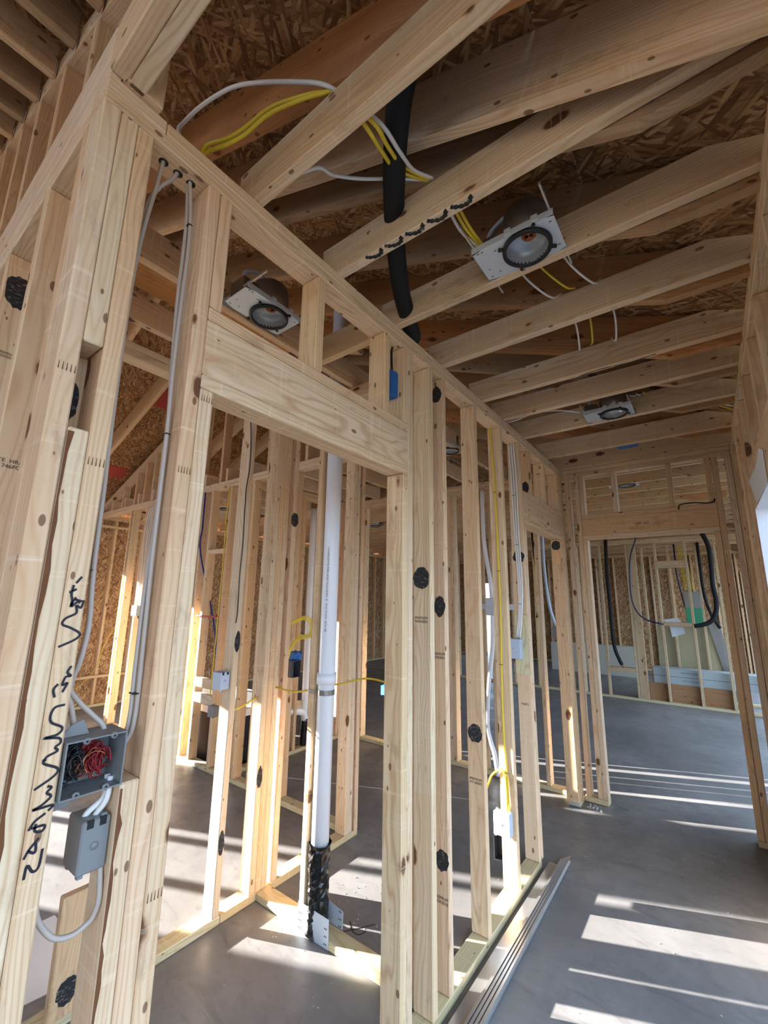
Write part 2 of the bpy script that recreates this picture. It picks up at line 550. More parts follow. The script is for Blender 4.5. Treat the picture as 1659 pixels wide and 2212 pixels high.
ST = 0.038     # thickness of a two-by
D4 = 0.089     # width of a two-by-four
PB, PT = 2.690, 2.766   # underside and top of the double top plate

# ------------------------------------------------------------------ floor and ground
fl = bx('floor', -6.36, 4.0, -4.0, 13.0, -0.15, 0.0, 'concrete', None, 0.002)
tag(fl, 'bare grey concrete slab floor running through the framed house', 'floor', None, 'structure')
gr = bx('ground', -40, 40, -40, 50, -0.40, -0.155, 'earth', None, 0.002)
tag(gr, 'bare earth around the outside of the slab', 'ground', None, 'structure')

# ------------------------------------------------------------------ wall on the left of the hall (two door openings)
A = structure('wall_left', 'stud wall on the left of the hall with two framed door openings', 'wall')
def bpA(n, y0, y1): return board(A, n, -D4, 0, y0, y1, 0, ST, TREATED)
bpA('bottom_plate', 0.222, 0.559); bpA('bottom_plate', 1.44, 2.943); bpA('bottom_plate', 3.905, 4.06)
board(A, 'top_plate', -D4, 0, 0.222, 2.43, PB, PB + ST); board(A, 'top_plate', -D4, 0, 2.43, 4.06, PB, PB + ST)
board(A, 'top_plate', -D4, 0, 0.222, 0.36, PB + ST, PT); board(A, 'top_plate', -D4, 0, 0.36, 2.08, PB + ST, PT, (1, 0.93, 0.86))
board(A, 'top_plate', -D4, 0, 2.08, 4.06, PB + ST, PT)
def stA(y, z0=ST, z1=PB, t=None, n='stud', x0=-D4, x1=0): return board(A, n, x0, x1, y, y + ST, z0, z1, t)
s_corner1 = stA(0.222, t=(1.0, 0.96, 0.92))
stA(0.260, 2.09, PB, (0.98, 0.92, 0.83), 'corner_block'); stA(0.260, ST, 1.90, (1.0, 0.95, 0.87), 'corner_block')
s_corner3 = stA(0.298, t=(0.98, 0.90, 0.80))
def bark(y0, z0, z1, w, seed):
    rr_ = random.Random(seed); n_ = 26
    L_ = [(y0, z0 + (z1 - z0) * i / n_) for i in range(n_ + 1)]
    R_ = [(y0 + max(0.0008, w * (0.35 + 0.65 * abs(math.sin(i * 0.55 + seed))) * rr_.uniform(0.5, 1.0)), z0 + (z1 - z0) * i / n_) for i in range(n_ + 1)]
    for i in range(n_):
        pass
    V_ = [(0.0004, y, z) for y, z in L_] + [(0.0004, y, z) for y, z in R_]
    F_ = [[i, n_ + 1 + i, n_ + 2 + i, i + 1] for i in range(n_)]
    return link('bark_edge', mesh('bark_edge', V_, F_), 'bark', A)
bark(0.2604, 0.70, 1.89, 0.012, 3)
def comb(y0, z):
    for i in range(5):
        prism('finger_joint', [(y0 + 0.004 + 0.007 * i, z), (y0 + 0.006 + 0.007 * i, z), (y0 + 0.0056 + 0.007 * i, z + 0.018), (y0 + 0.0048 + 0.007 * i, z + 0.016)], 0.0004, 'bark', A, 'x', 0.0)
comb(0.222, 2.01); comb(0.298, 1.83); comb(0.521, 2.06); comb(0.521, 0.955); comb(0.483, 1.86)
s_short = stA(0.445, ST, 1.20, (1, 0.95, 0.88))
bark(0.4454, 0.62, 1.19, 0.012, 8)
stA(0.483, t=PINK); stA(0.521, ST, 2.095, (1, 0.95, 0.88), 'jack_stud')
stA(0.521, 2.330, PB, PINK)
stA(1.44, ST, 2.095, HONEY, 'jack_stud'); stA(1.44, 2.330, PB, (1, 0.92, 0.78))
stA(1.478); s_a = stA(1.655, t=(1, 0.95, 0.84)); s_b = stA(1.785, t=PINK)
s_c = stA(2.160, t=(1, 0.93, 0.82)); s_d = stA(2.555, t=(1, 0.92, 0.80)); s_e = stA(2.905, t=(1.0, 0.94, 0.86)); stA(2.943, ST, 2.10, None, 'jack_stud')
stA(3.867, ST, 2.10, ORANGE, 'jack_stud'); stA(3.905, t=(0.98, 0.86, 0.72)); stA(3.943); stA(3.99, t=(0.96, 0.86, 0.74))
# header over the closet door: two plies between flat plates
def header(parent, y0, y1, z0, ztop, x0=-D4, x1=0.0, flat=True):
    board(parent, 'header_plate', x0, x1, y0, y1, z0, z0 + ST, (1, 0.94, 0.86))
    board(parent, 'header_plate', x0, x1, y0, y1, ztop - ST, ztop, (1, 0.92, 0.84))
    board(parent, 'header', x1 - ST, x1 - 0.001, y0, y1, z0 + ST, ztop - ST, (1.0, 0.94, 0.86))
    board(parent, 'header', x0 + 0.001, x0 + ST, y0, y1, z0 + ST, ztop - ST)
header(A, 0.521, 1.478, 2.095, 2.330)
for y in (0.905, 1.298): stA(y, 2.330, PB, HONEY if y > 1 else (0.98, 0.86, 0.68), 'cripple_stud')
header(A, 2.943, 3.905, 2.10, 2.345)
for y, t in ((3.12, ORANGE), (3.48, (1, 0.93, 0.82)), (3.867, None)): stA(y, 2.345, PB, t, 'cripple_stud')
board(A, 'treated_block', -D4, 0.004, 2.8995, 2.905, 1.10, 1.48, TREATED, 'wood', 0.001)

# paint marks, stamps and handwriting on the studs of the left wall
for (cx, cz, rx, rz, at) in ((-0.047, 1.665, 0.042, 0.048, 1.655), (-0.028, 1.54, 0.030, 0.046, 1.785), (-0.036, 2.605, 0.032, 0.045, 1.785),
                             (-0.045, 0.910, 0.039, 0.042, 2.160), (-0.028, 0.505, 0.030, 0.040, 1.785), (-0.040, 1.868, 0.040, 0.042, 2.905),
                             (-0.045, 2.405, 0.034, 0.045, 3.12), (-0.046, 2.05, 0.036, 0.042, 3.867)):
    blob('paint_mark', cx, cz, rx, rz, 'y', at, 'paintblack', A)
X1, Z1 = (1, 0, 0), (0, 0, 1)
text('grade_stamp', 'PREMIUM\n94393003', 0.016, 'stamp', A, (-0.048, 1.655, 1.482), X1, Z1)
text('grade_stamp', 'PREMIUM\n94393001', 0.016, 'stamp', A, (-0.035, 1.785, 1.32), X1, Z1)
text('grade_stamp', 'PREMIUM\n94393018', 0.016, 'stamp', A, (-0.035, 1.785, 0.36), X1, Z1)
text('grade_stamp', 'PREMIUM\nHT 00032', 0.016, 'stamp', A, (-0.046, 2.160, 0.69), X1, Z1)
text('grade_stamp', '746F2', 0.020, 'stamp', A, (-0.046, 2.905, 0.92), X1, Z1)
text('grade_stamp', 'SPF', 0.022, 'stamp', A, (-0.045, 3.48, 2.60), X1, Z1)
HW = [[(0.3232, 1.6042), (0.315, 1.5913)], [(0.3116, 1.5878), (0.31, 1.5711), (0.3128, 1.5578), (0.3116, 1.5457)], [(0.3059, 1.5732), (0.3175, 1.5802)], [(0.3167, 1.5645), (0.3193, 1.5601), (0.3296, 1.5568)], [(0.3133, 1.5468), (0.3218, 1.5556), (0.3261, 1.5534)], [(0.3122, 1.5479), (0.3147, 1.5578), (0.3191, 1.5612)], [(0.3323, 1.559), (0.3293, 1.5445), (0.3208, 1.549), (0.3228, 1.5346), (0.3068, 1.5251), (0.3027, 1.5144), (0.3168, 1.5074), (0.3339, 1.4957), (0.3275, 1.4852), (0.302, 1.4731)], [(0.3284, 1.4369), (0.3233, 1.4259), (0.3299, 1.4188), (0.3216, 1.4178), (0.318, 1.4038), (0.3259, 1.4068), (0.3198, 1.3912)], [(0.3112, 1.4068), (0.3053, 1.3974), (0.309, 1.3837)], [(0.3275, 1.3684), (0.3124, 1.366), (0.3071, 1.353), (0.3106, 1.3404), (0.3284, 1.3288), (0.3227, 1.318), (0.3019, 1.3158), (0.3254, 1.3115), (0.3293, 1.3026), (0.3221, 1.2965), (0.3267, 1.2895), (0.3117, 1.2835), (0.3092, 1.2765)], [(0.3074, 1.2805), (0.3095, 1.2721), (0.3309, 1.2594), (0.3271, 1.2477), (0.3000, 1.2328)], [(0.3193, 1.2334), (0.3261, 1.2294), (0.32, 1.2226), (0.3273, 1.2145), (0.314, 1.2036), (0.3027, 1.1999), (0.3321, 1.1995), (0.3261, 1.1919)], [(0.323, 1.1892), (0.3087, 1.181), (0.3013, 1.169)], [(0.3051, 1.1712), (0.324, 1.17), (0.3217, 1.1614), (0.311, 1.1654), (0.3111, 1.1765)], [(0.3188, 1.1523), (0.3066, 1.1378), (0.301, 1.1257)], [(0.3155, 1.1453), (0.316, 1.1305), (0.3051, 1.1366)], [(0.3267, 1.1326), (0.3247, 1.1051), (0.3169, 1.1012), (0.3076, 1.114), (0.3057, 1.0936)]]
V, F = [], []
for st in HW:
    P = smooth_path([(0.0006, y, z) for y, z in st], 4)
    for i in range(len(P)):
        t = (P[min(i + 1, len(P) - 1)] - P[max(i - 1, 0)]).normalized()
        n = Vector((0, -t.z, t.y)) * 0.0021
        V += [P[i] + n, P[i] - n]
        if i:
            k = len(V)
            F.append([k - 4, k - 3, k - 1, k - 2])
link('handwriting', mesh('handwriting', V, F), 'marker', A, 'black marker handwriting running down the post')
for q in (0.378, 0.417, 0.453):
    lathe('drilled_hole', [(0.0, 0.0), (0.012, 0.0), (0.012, 0.0005), (0.0, 0.0005)], 'black', A, 14, (-0.045, q, PB - 0.0006))

# ------------------------------------------------------------------ wall leaving the near corner, and the gable framing above it
L = structure('wall_corner', 'short stud wall leaving the near corner post to the left', 'wall')
board(L, 'bottom_plate', -1.195, -D4, 0.222, 0.311, 0, ST, TREATED)
board(L, 'top_plate', -1.195, -D4, 0.222, 0.311, PB, PB + ST, (1, 0.95, 0.9)); board(L, 'top_plate', -1.195, -D4, 0.222, 0.311, PB + ST, PT, (1, 0.95, 0.92))
for i, x in enumerate((-0.127, -0.411, -0.803, -1.195)):
    board(L, 'stud', x, x + ST, 0.222, 0.311, ST, PB, ((0.98, 0.88, 0.78), (1, 0.92, 0.82), (1, 0.90, 0.80), None)[i])
board(L, 'rim_board', -1.195, 0, 0.222, 0.250, PT, 2.906, (1.0, 0.95, 0.95))
blob('paint_mark', 0.262, 2.56, 0.034, 0.06, 'x', -0.765, 'paintblack', L)
blob('paint_mark', 0.279, 1.985, 0.015, 0.045, 'x', -0.0888, 'paintblack', L)
text('grade_stamp', 'TE  HRAS\n746FO', 0.014, 'stamp', L, (-0.373, 0.257, 1.885), (0, 1, 0), Z1)
text('grade_stamp', 'PREMIUM\n94393018', 0.012, 'stamp', L, (-0.765, 0.265, 2.33), (0, 1, 0), Z1)
RX, RZ, RS = -2.62, 4.175, 0.40        # ridge line and slope of the rafters' underside
RD = 0.22                             # rafter depth measured plumb
def rz(x): return RZ - RS * abs(x - RX)
G = structure('wall_gable', 'gable studs and raked plates above the corner wall', 'wall')
for i, x in enumerate((-2.6, -2.2, -1.8, -1.40, -1.08, -0.72, -0.38, -0.02)):
    board(G, 'stud', x, x + ST, 0.25, 0.339, PT, rz(x + 0.02) + 0.07, ((0.92, 0.80, 0.68), (0.95, 0.82, 0.7))[i % 2])
dz = 0.155
slope_board(G, 'raked_plate', (RX, 0.2945, rz(RX) + dz - 0.09), (0.30, 0.2945, rz(0.30) + dz - 0.09), D4, ST, (1, 0.96, 0.9))
slope_board(G, 'raked_plate', (RX, 0.2945, rz(RX) + dz - 0.05), (0.30, 0.2945, rz(0.30) + dz - 0.05), D4, ST, (1, 0.96, 0.92))

# ------------------------------------------------------------------ closet walls
P1 = structure('wall_closet', 'stud wall along the far side of the closet', 'wall')
board(P1, 'bottom_plate', -1.195, -1.106, 0.311, 1.49, 0, ST, TREATED); board(P1, 'bottom_plate', -1.195, -1.106, 1.49, 2.53, 0, ST, TREATED)
board(P1, 'top_plate', -1.195, -1.106, 0.311, 2.56, PB, PB + ST); board(P1, 'top_plate', -1.195, -1.106, 0.311, 2.56, PB + ST, PT)
def stP1(y, t=None, z0=ST, z1=PB): return board(P1, 'stud', -1.195, -1.106, y, y + ST, z0, z1, t)
stP1(1.055, (1, 0.95, 0.88)) if False else None
stP1(1.445, (1, 0.96, 0.90)); stP1(1.655, (1, 0.95, 0.86)); stP1(1.693, (1, 0.90, 0.76))
stP1(1.731, (0.98, 0.88, 0.76)); stP1(1.80, PINK); stP1(2.395, (1, 0.94, 0.85)); stP1(2.433); stP1(2.492, PINK)
board(P1, 'scrap_block', -1.133, -1.095, 0.785, 0.895, ST, 0.44, ORANGE)
blob('paint_mark', 0.84, 0.12, 0.035, 0.045, 'x', -1.095, 'paintblack', P1)
text('grade_stamp', 'PREMIUM', 0.014, 'stamp', P1, (-1.095, 0.84, 0.30), (0, 1, 0), Z1)
blob('paint_mark', 1.82, 2.06, 0.030, 0.045, 'x', -1.106, 'paintblack', P1)
blob('paint_mark', 1.674, 0.60, 0.017, 0.055, 'x', -1.106, 'paintblack', P1)
blob('paint_mark', 1.464, 0.36, 0.016, 0.055, 'x', -1.106, 'paintblack', P1)
blob('paint_mark', 1.464, 1.33, 0.017, 0.055, 'x', -1.106, 'paintblack', P1)
text('pencil_note', 'GFCI', 0.020, 'stamp', P1, (-1.106, 1.847, 1.14), (0, 0, 1), (0, -1, 0))
P2 = structure('wall_divider', 'stud wall dividing the two closets around the white vent pipe', 'wall')
board(P2, 'bottom_plate', -1.106, -D4, 1.70, 1.789, 0, ST, TREATED)
board(P2, 'top_plate', -1.106, -D4, 1.70, 1.789, PB, PB + ST); board(P2, 'top_plate', -1.106, -D4, 1.70, 1.789, PB + ST, PT)
board(P2, 'stud', -0.783, -0.745, 1.70, 1.789, ST, PB, (1, 0.93, 0.80)); board(P2, 'stud', -0.127, -D4, 1.70, 1.789, ST, PB, (1, 0.9, 0.74))
board(P2, 'stud', -0.43, -0.392, 1.70, 1.789, ST, PB, HONEY) if False else None

P3 = structure('wall_bath', 'long stud wall between the left room and the bathroom', 'wall')
board(P3, 'bottom_plate', -5.163, -3.2, 2.47, 2.559, 0, ST, TREATED); board(P3, 'bottom_plate', -3.2, -1.195, 2.47, 2.559, 0, ST, TREATED)
board(P3, 'top_plate', -6.22, -3.0, 2.47, 2.559, PB, PB + ST, (1, 0.97, 0.93)); board(P3, 'top_plate', -3.0, -1.195, 2.47, 2.559, PB, PB + ST)
board(P3, 'top_plate', -6.22, -2.6, 2.47, 2.559, PB + ST, PT, (1, 0.97, 0.93)); board(P3, 'top_plate', -2.6, -1.195, 2.47, 2.559, PB + ST, PT)
for i, x in enumerate((-5.163, -5.08, -4.715, -4.31, -3.90, -3.435, -3.378, -3.216, -2.876, -2.495, -2.281, -1.9, -1.5)):
    board(P3, 'stud', x, x + ST, 2.47, 2.559, ST, PB, (None, HONEY, PINK, (1, 0.92, 0.8))[i % 4])
for i, x in enumerate((-5.5, -5.13, -4.88, -4.65, -4.3, -3.9, -3.5, -3.1, -2.7, -2.3, -1.9, -1.5)):
    board(P3, 'gable_stud', x, x + ST, 2.47, 2.559, PT, rz(x) + 0.04, ((0.95, 0.86, 0.74), (0.92, 0.80, 0.68))[i % 2])
for s0, s1 in ((-6.2, RX), (RX, -1.2)):
    slope_board(P3, 'raked_plate', (s0, 2.5145, rz(s0) + 0.03), (s1, 2.5145, rz(s1) + 0.03), D4, ST, (1, 0.97, 0.94))
    slope_board(P3, 'raked_plate', (s0, 2.5145, rz(s0) + 0.071), (s1, 2.5145, rz(s1) + 0.071), D4, ST, (1, 0.97, 0.94))
board(P3, 'blocking', -3.178, -2.876, 2.47, 2.508, 0.70, 0.79, (1, 1, 1)); board(P3, 'blocking', -3.178, -2.876, 2.47, 2.508, 0.56, 0.65, (1, 1, 1))
board(P3, 'blocking', -3.178, -2.876, 2.47, 2.559, 2.01, 2.048)
blob('paint_mark', -3.10, 1.15, 0.001, 0.001, 'y', 2.40, 'paintblack', P3) if False else None

# ------------------------------------------------------------------ end wall of the hall, carrying on to the left behind the bathroom
E = structure('wall_back', 'framed end wall of the hall with a wide cased opening', 'wall')
EY, EZ = 4.06, 4.149
board(E, 'bottom_plate', 0.0, 0.175, EY, EZ, 0, ST, TREATED); board(E, 'bottom_plate', -2.8, -0.09, EY, EZ, 0, ST, TREATED); board(E, 'bottom_plate', 1.063, 1.225, EY, EZ, 0, ST, TREATED)
board(E, 'top_plate', -2.8, -0.3, EY, EZ, PB, PB + ST); board(E, 'top_plate', -0.3, 1.225, EY, EZ, PB, PB + ST, (1, 0.93, 0.84))
board(E, 'top_plate', -2.8, -0.1, EY, EZ, PB + ST, PT); board(E, 'top_plate', -0.1, 1.225, EY, EZ, PB + ST, PT, (1, 0.93, 0.86))
def stE(x, z0=ST, z1=PB, t=None, n='stud'): return board(E, n, x, x + ST, EY, EZ, z0, z1, t)
stE(0.012, t=(0.96, 0.86, 0.74)); stE(0.098); stE(0.136, ST, 2.110, (1, 0.95, 0.88), 'jack_stud')
stE(0.1365, 2.330, PB, None, 'cripple_stud')
for x in (0.398, 0.802): stE(x, 2.330, PB, None, 'cripple_stud')
stE(1.057, 2.33, PB, (1, 0.92, 0.8), 'cripple_stud')
stE(1.063, ST, 2.110, ORANGE, 'jack_stud'); stE(1.102, t=(0.96, 0.9, 0.82)); stE(1.187)
board(E, 'header_plate', 0.136, 1.102, EY, EZ, 2.110, 2.148, (1, 0.95, 0.86)); board(E, 'header_plate', 0.136, 1.102, EY, EZ, 2.292, 2.330, (0.98, 0.88, 0.76))
board(E, 'header', 0.136, 1.102, EY + 0.001, EY + ST, 2.148, 2.292, (1.0, 0.92, 0.78)); board(E, 'header', 0.136, 1.102, EZ - ST, EZ - 0.001, 2.148, 2.292)
for x, t in ((-0.30, None), (-0.75, (0.9, 0.84, 0.74)), (-0.87, ORANGE), (-1.215, (1, 0.92, 0.84)), (-1.177, (0.9, 0.86, 0.78)), (-1.6, None), (-2.0, None), (-2.4, HONEY), (-2.78, None)):
    stE(x, t=t)
text('grade_stamp', 'SPF  HT', 0.03, 'stamp', E, (0.60, EY + 0.001, 2.215), X1, Z1)

# ------------------------------------------------------------------ right wall of the hall, with a wrapped patio door opening
Rw = structure('wall_right', 'framed right wall of the hall with a wide patio door opening', 'wall')
R0, R1 = 1.225, 1.314
board(Rw, 'top_plate', R0, R1, 0.222, 2.7, PB, PB + ST, (0.98, 0.92, 0.84)); board(Rw, 'top_plate', R0, R1, 2.7, 4.20, PB, PB + ST)
board(Rw, 'top_plate', R0, R1, 0.222, 1.9, PB + ST, PT); board(Rw, 'top_plate', R0, R1, 1.9, 4.20, PB + ST, PT, (0.96, 0.92, 0.84))
board(Rw, 'bottom_plate', R0, R1, 2.92, 4.20, 0, ST, TREATED)
def stR(y, z0=ST, z1=PB, t=None, n='stud'): return board(Rw, n, R0, R1, y, y + ST, z0, z1, t)
for i, y in enumerate((1.10, 1.50, 1.915, 2.245, 2.632)): stR(y, 2.30, PB, ((1, 0.9, 0.76), PINK, (0.98, 0.86, 0.7))[i % 3], 'cripple_stud')
board(Rw, 'header_plate', R0, R1, 0.90, 2.958, 2.262, 2.30); board(Rw, 'header_plate', R0, R1, 0.90, 2.958, 2.058, 2.096)
board(Rw, 'header', R0 + 0.001, R0 + ST, 0.90, 2.958, 2.096, 2.262, (1, 0.95, 0.86)); board(Rw, 'header', R1 - ST, R1 - 0.001, 0.90, 2.958, 2.096, 2.262)
stR(0.862, 0.0); stR(0.90, 0.0, 2.058, None, 'jack_stud')
stR(2.92, ST, 2.058, (1, 0.95, 0.85), 'jack_stud'); stR(2.958, t=(1, 0.93, 0.84))
for y, t in ((3.10, PINK), (3.42, (1, 0.9, 0.78)), (3.50, None), (3.82, HONEY), (4.02, None), (4.16, None)): stR(y, t=t)
bx('exterior_sheet', R1, R1 + 0.012, 2.93, 4.30, 0.0, PT, 'wrap', Rw, 0.001)
bx('exterior_sheet', R1, R1 + 0.012, 0.70, 2.93, 2.30, PT, 'wrap', Rw, 0.001)
# house wrap folded round the far top corner of that opening
hw_ = thing('house_wrap', 'white house wrap stapled round the corner of the patio door opening', 'house wrap', (1.22, 2.9, 2.1))
def sheet(name, quads, th, mat, parent):
    V, F = [], []
    for q in quads:
        P = [Vector(p) for p in q]
        n = (P[1] - P[0]).cross(P[2] - P[0]).normalized() * th
        k = len(V)
        V += P + [p + n for p in P]
        m = len(P)
        F += [[k + i for i in range(m)][::-1], [k + m + i for i in range(m)]] + [[k + i, k + (i + 1) % m, k + m + (i + 1) % m, k + m + i] for i in range(m)]
    o = link(name, mesh(name, V, F), mat, None)
    o.parent = parent
    o.matrix_parent_inverse = Matrix.Translation(-Vector(parent.location))
    return o
sheet('inner_flap', [[(1.2235, 2.40, 2.24), (1.2235, 2.62, 2.21), (1.2235, 3.02, 2.235), (1.2235, 2.80, 2.07), (1.2235, 2.30, 2.057), (1.2235, 2.28, 2.20)]], 0.001, 'wrap', hw_)
sheet('jamb_fold', [[(1.2235, 2.919, 0.04), (1.2235, 2.919, 2.057), (1.328, 2.919, 2.057), (1.328, 2.919, 0.04)]], 0.001, 'wrap', hw_)
sheet('head_fold', [[(1.2235, 0.95, 2.056), (1.328, 0.95, 2.056), (1.328, 2.918, 2.056), (1.2235, 2.918, 2.056)]], 0.001, 'wrap', hw_)

# ------------------------------------------------------------------ far stud wall behind the next room, and the outer walls
W4 = structure('wall_far', 'grey stud wall across the far side of the next room', 'wall')
FY, FZ = 8.48, 8.569
board(W4, 'bottom_plate', -4.6, -1.4, FY, FZ, 0, ST, TREATED); board(W4, 'bottom_plate', -1.4, 1.6, FY, FZ, 0, ST, (0.8, 0.84, 0.7))
for k in (0, 1): board(W4, 'top_plate', -4.6, 1.6, FY, FZ, PB - 0.12 + k * ST, PB - 0.12 + (k + 1) * ST, (0.9, 0.84, 0.72))
PBF = PB - 0.12
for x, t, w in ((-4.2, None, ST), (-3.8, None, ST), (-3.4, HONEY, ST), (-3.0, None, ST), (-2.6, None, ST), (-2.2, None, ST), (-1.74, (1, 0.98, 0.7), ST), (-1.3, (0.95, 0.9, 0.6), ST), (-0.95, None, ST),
                (-0.566, (0.74, 0.70, 0.60), ST), (-0.135, (0.74, 0.70, 0.60), ST), (-0.095, (0.68, 0.62, 0.52), 0.12), (0.29, (0.72, 0.68, 0.58), ST), (0.71, (0.72, 0.68, 0.58), ST), (1.095, (0.72, 0.68, 0.58), ST), (1.5, None, ST)):  # greyer, darker tints on the studs behind the end opening
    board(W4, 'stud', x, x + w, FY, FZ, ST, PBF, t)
board(W4, 'blocking', 0.328, 0.71, FY, FY + ST, 2.14, 2.26, (0.70, 0.63, 0.52)); board(W4, 'blocking', 0.328, 0.71, FY, FZ, 1.21, 1.27, (0.70, 0.63, 0.52))
board(W4, 'blocking', -0.528, -0.135, FY, FZ, 0.43, 0.50, (0.70, 0.63, 0.52))
for x0, x1 in ((0.025, 0.29), (0.328, 0.71), (0.748, 1.095)):
    board(W4, 'plywood_panel', x0, x1, FZ + 0.02, FZ + 0.035, 0.0, 0.30, (0.48, 0.33, 0.22), 'wood', 0.001)

PW = structure('wall_pantry', 'short stud wall right behind the far wall, in front of the tan board', 'wall')
board(PW, 'bottom_plate', -0.1, 1.5, 9.17, 9.259, 0, ST, TREATED)
for k in (0, 1): board(PW, 'top_plate', -0.6, 1.5, 9.17, 9.259, PB - 0.12 + k * ST, PB - 0.12 + (k + 1) * ST, (0.95, 0.9, 0.82))
for x in (0.02, 0.42, 0.84, 1.30): board(PW, 'stud', x, x + ST, 9.17, 9.259, ST, PB - 0.12, (0.9, 0.86, 0.72))

def outer(name, label, axis, pos, th, a0, a1, holes, ztop=PB):
    """exterior stud wall with strand board panels outside; holes = (a0, a1, z0, z1)"""
    w = structure(name, label, 'wall')
    s = 1 if th > 0 else -1
    def bd(n, u0, u1, z0, z1, t=None, mat='wood', d0=0.0, d1=D4):
        q0, q1 = sorted((pos + s * d0, pos + s * d1))
        if axis == 'y': return board(w, n, q0, q1, u0, u1, z0, z1, t, mat)
        return board(w, n, u0, u1, q0, q1, z0, z1, t, mat)
    segs = [a0]
    u = a0
    hs = sorted(holes)
    doors = [h for h in hs if h[2] < 0.05]
    cuts = [(h[0], h[1]) for h in doors]
    start = a0
    for c0, c1 in cuts + [(a1, a1)]:
        if c0 > start: bd('bottom_plate', start, c0, 0, ST, TREATED)
        start = c1
    bd('top_plate', a0, a1, PB, PB + ST, (1, 0.9, 0.75)); bd('top_plate', a0, a1, PB + ST, PT, (1, 0.9, 0.75))
    u = a0
    while u < a1 - ST:
        h = [q for q in hs if q[0] - ST < u < q[1]]
        if not h:
            bd('stud', u, u + ST, ST, PB, (HONEY, None, (1, 0.88, 0.7))[int(abs(u) * 10) % 3])
        else:
            q = h[0]
            if q[2] > 0.1: bd('cripple_stud', u, u + ST, ST, q[2])
            bd('cripple_stud', u, u + ST, q[3] + 0.2, PB)
        u += 0.406
    for q in hs:
        bd('header', q[0] - ST, q[1] + ST, q[3], q[3] + 0.2)
        for e in (q[0] - ST, q[1]): bd('jack_stud', e, e + ST, ST, q[3])
        if q[2] > 0.1: bd('sill', q[0], q[1], q[2] - ST, q[2])
    # panels outside, split by the holes
    edges = sorted({a0, a1} | {e for q in hs for e in (q[0], q[1])} | {a0 + 1.22 * k for k in range(1, int((a1 - a0) / 1.22) + 1)})
    for e0, e1 in zip(edges[:-1], edges[1:]):
        if e1 - e0 < 0.02: continue
        mid = (e0 + e1) / 2
        h = [q for q in hs if q[0] < mid < q[1]]
        spans = [(0.0, PT)] if not h else [(z0, z1) for z0, z1 in ((0.0, h[0][2]), (h[0][3], PT)) if z1 - z0 > 0.05]
        for z0, z1 in spans:
            panel(w, 'sheathing_panel', axis, pos + s * D4, s * 0.012, e0 + 0.002, e1 - 0.002, z0, z1)
    return w

def panel(parent, name, axis, at, th, u0, u1, z0, z1, tint=(1, 1, 1)):
    """strand board panel; local X,Y lie in its face so the strands read"""
    V, F = chamfer_box((u1 - u0) / 2, (z1 - z0) / 2, abs(th) / 2, 0.001)
    me = mesh(name, V, F); me.materials.append(M['osb'])
    o = link(name, me, None, parent)
    R = Matrix(((0, 0, 1), (1, 0, 0), (0, 1, 0))) if axis == 'y' else Matrix(((1, 0, 0), (0, 0, -1), (0, 1, 0)))
    m = R.to_4x4()
    c = at + th / 2
    m.translation = Vector((c, (u0 + u1) / 2, (z0 + z1) / 2)) if axis == 'y' else Vector(((u0 + u1) / 2, c, (z0 + z1) / 2))
    o.matrix_local = m
    o.color = (*tint, 1)
    return o

WW = outer('wall_west', 'outer wall of the left room sheathed in strand board', 'y', -6.22, -1, -4.6, 12.3, [(-0.93, -0.58, 0.0, 2.08), (-0.53, -0.155, 0.0, 2.08), (-0.11, 0.0, 0.0, 2.08), (1.05, 2.32, 0.35, 2.08)])  # southern end is unseen, extended to block stray sun on the hall joists
board(WW, 'blocking', -6.22, -6.182, 2.36, 3.4, 0.40, 0.438, HONEY); board(WW, 'blocking', -6.22, -6.182, 2.36, 3.4, 2.56, 2.60, HONEY)
WN = outer('wall_north', 'outer wall at the far end of the house sheathed in strand board', 'x', 12.3, 1, -6.22, 4.0, [(-4.7, -3.9, 0.0, 2.08), (1.6, 3.4, 0.6, 2.08)])

WS = outer('wall_south_blocker', 'unseen front wall behind the camera, added to block sky light from the south', 'x', -4.6, -1, -6.22, 1.6, [(-2.6, -1.6, 0.0, 2.08)])  # added out of view to cut sky light on the camera-facing stud faces
W6 = structure('wall_plumbing', 'stud wall carrying the bathroom drain pipes', 'wall')
board(W6, 'bottom_plate', -2.69, -2.60, 2.56, EY, 0, ST, TREATED)
for k in (0, 1): board(W6, 'top_plate', -2.69, -2.60, 2.56, EY, PB + k * ST, PB + (k + 1) * ST)
for i, y in enumerate((2.60, 2.98, 3.02, 3.26, 3.55, 3.9)): board(W6, 'stud', -2.69, -2.60, y, y + ST, ST, PB, (HONEY, ORANGE, PINK)[i % 3])
board(W6, 'blocking', -2.69, -2.652, 3.30, 3.55, 0.40, 0.49)

# ------------------------------------------------------------------ ceilings
C1 = structure('ceiling', 'exposed ceiling joists across the hall', 'ceiling')
JY = [0.222, 0.260, 0.624, 1.000, 1.383, 1.795, 2.287, 2.632, 3.040, 3.600]
for i, y in enumerate(JY):
    board(C1, 'joist', -D4 if i > 1 else -0.0, R1, y, y + ST, PT, PT + 0.14, ((1, 0.96, 0.9), (1, 0.95, 0.88), (0.98, 0.94, 0.88))[i % 3])
board(C1, 'end_joist', -D4, R1, 4.03, 4.068, PT, PT + 0.14, (0.95, 0.88, 0.78))
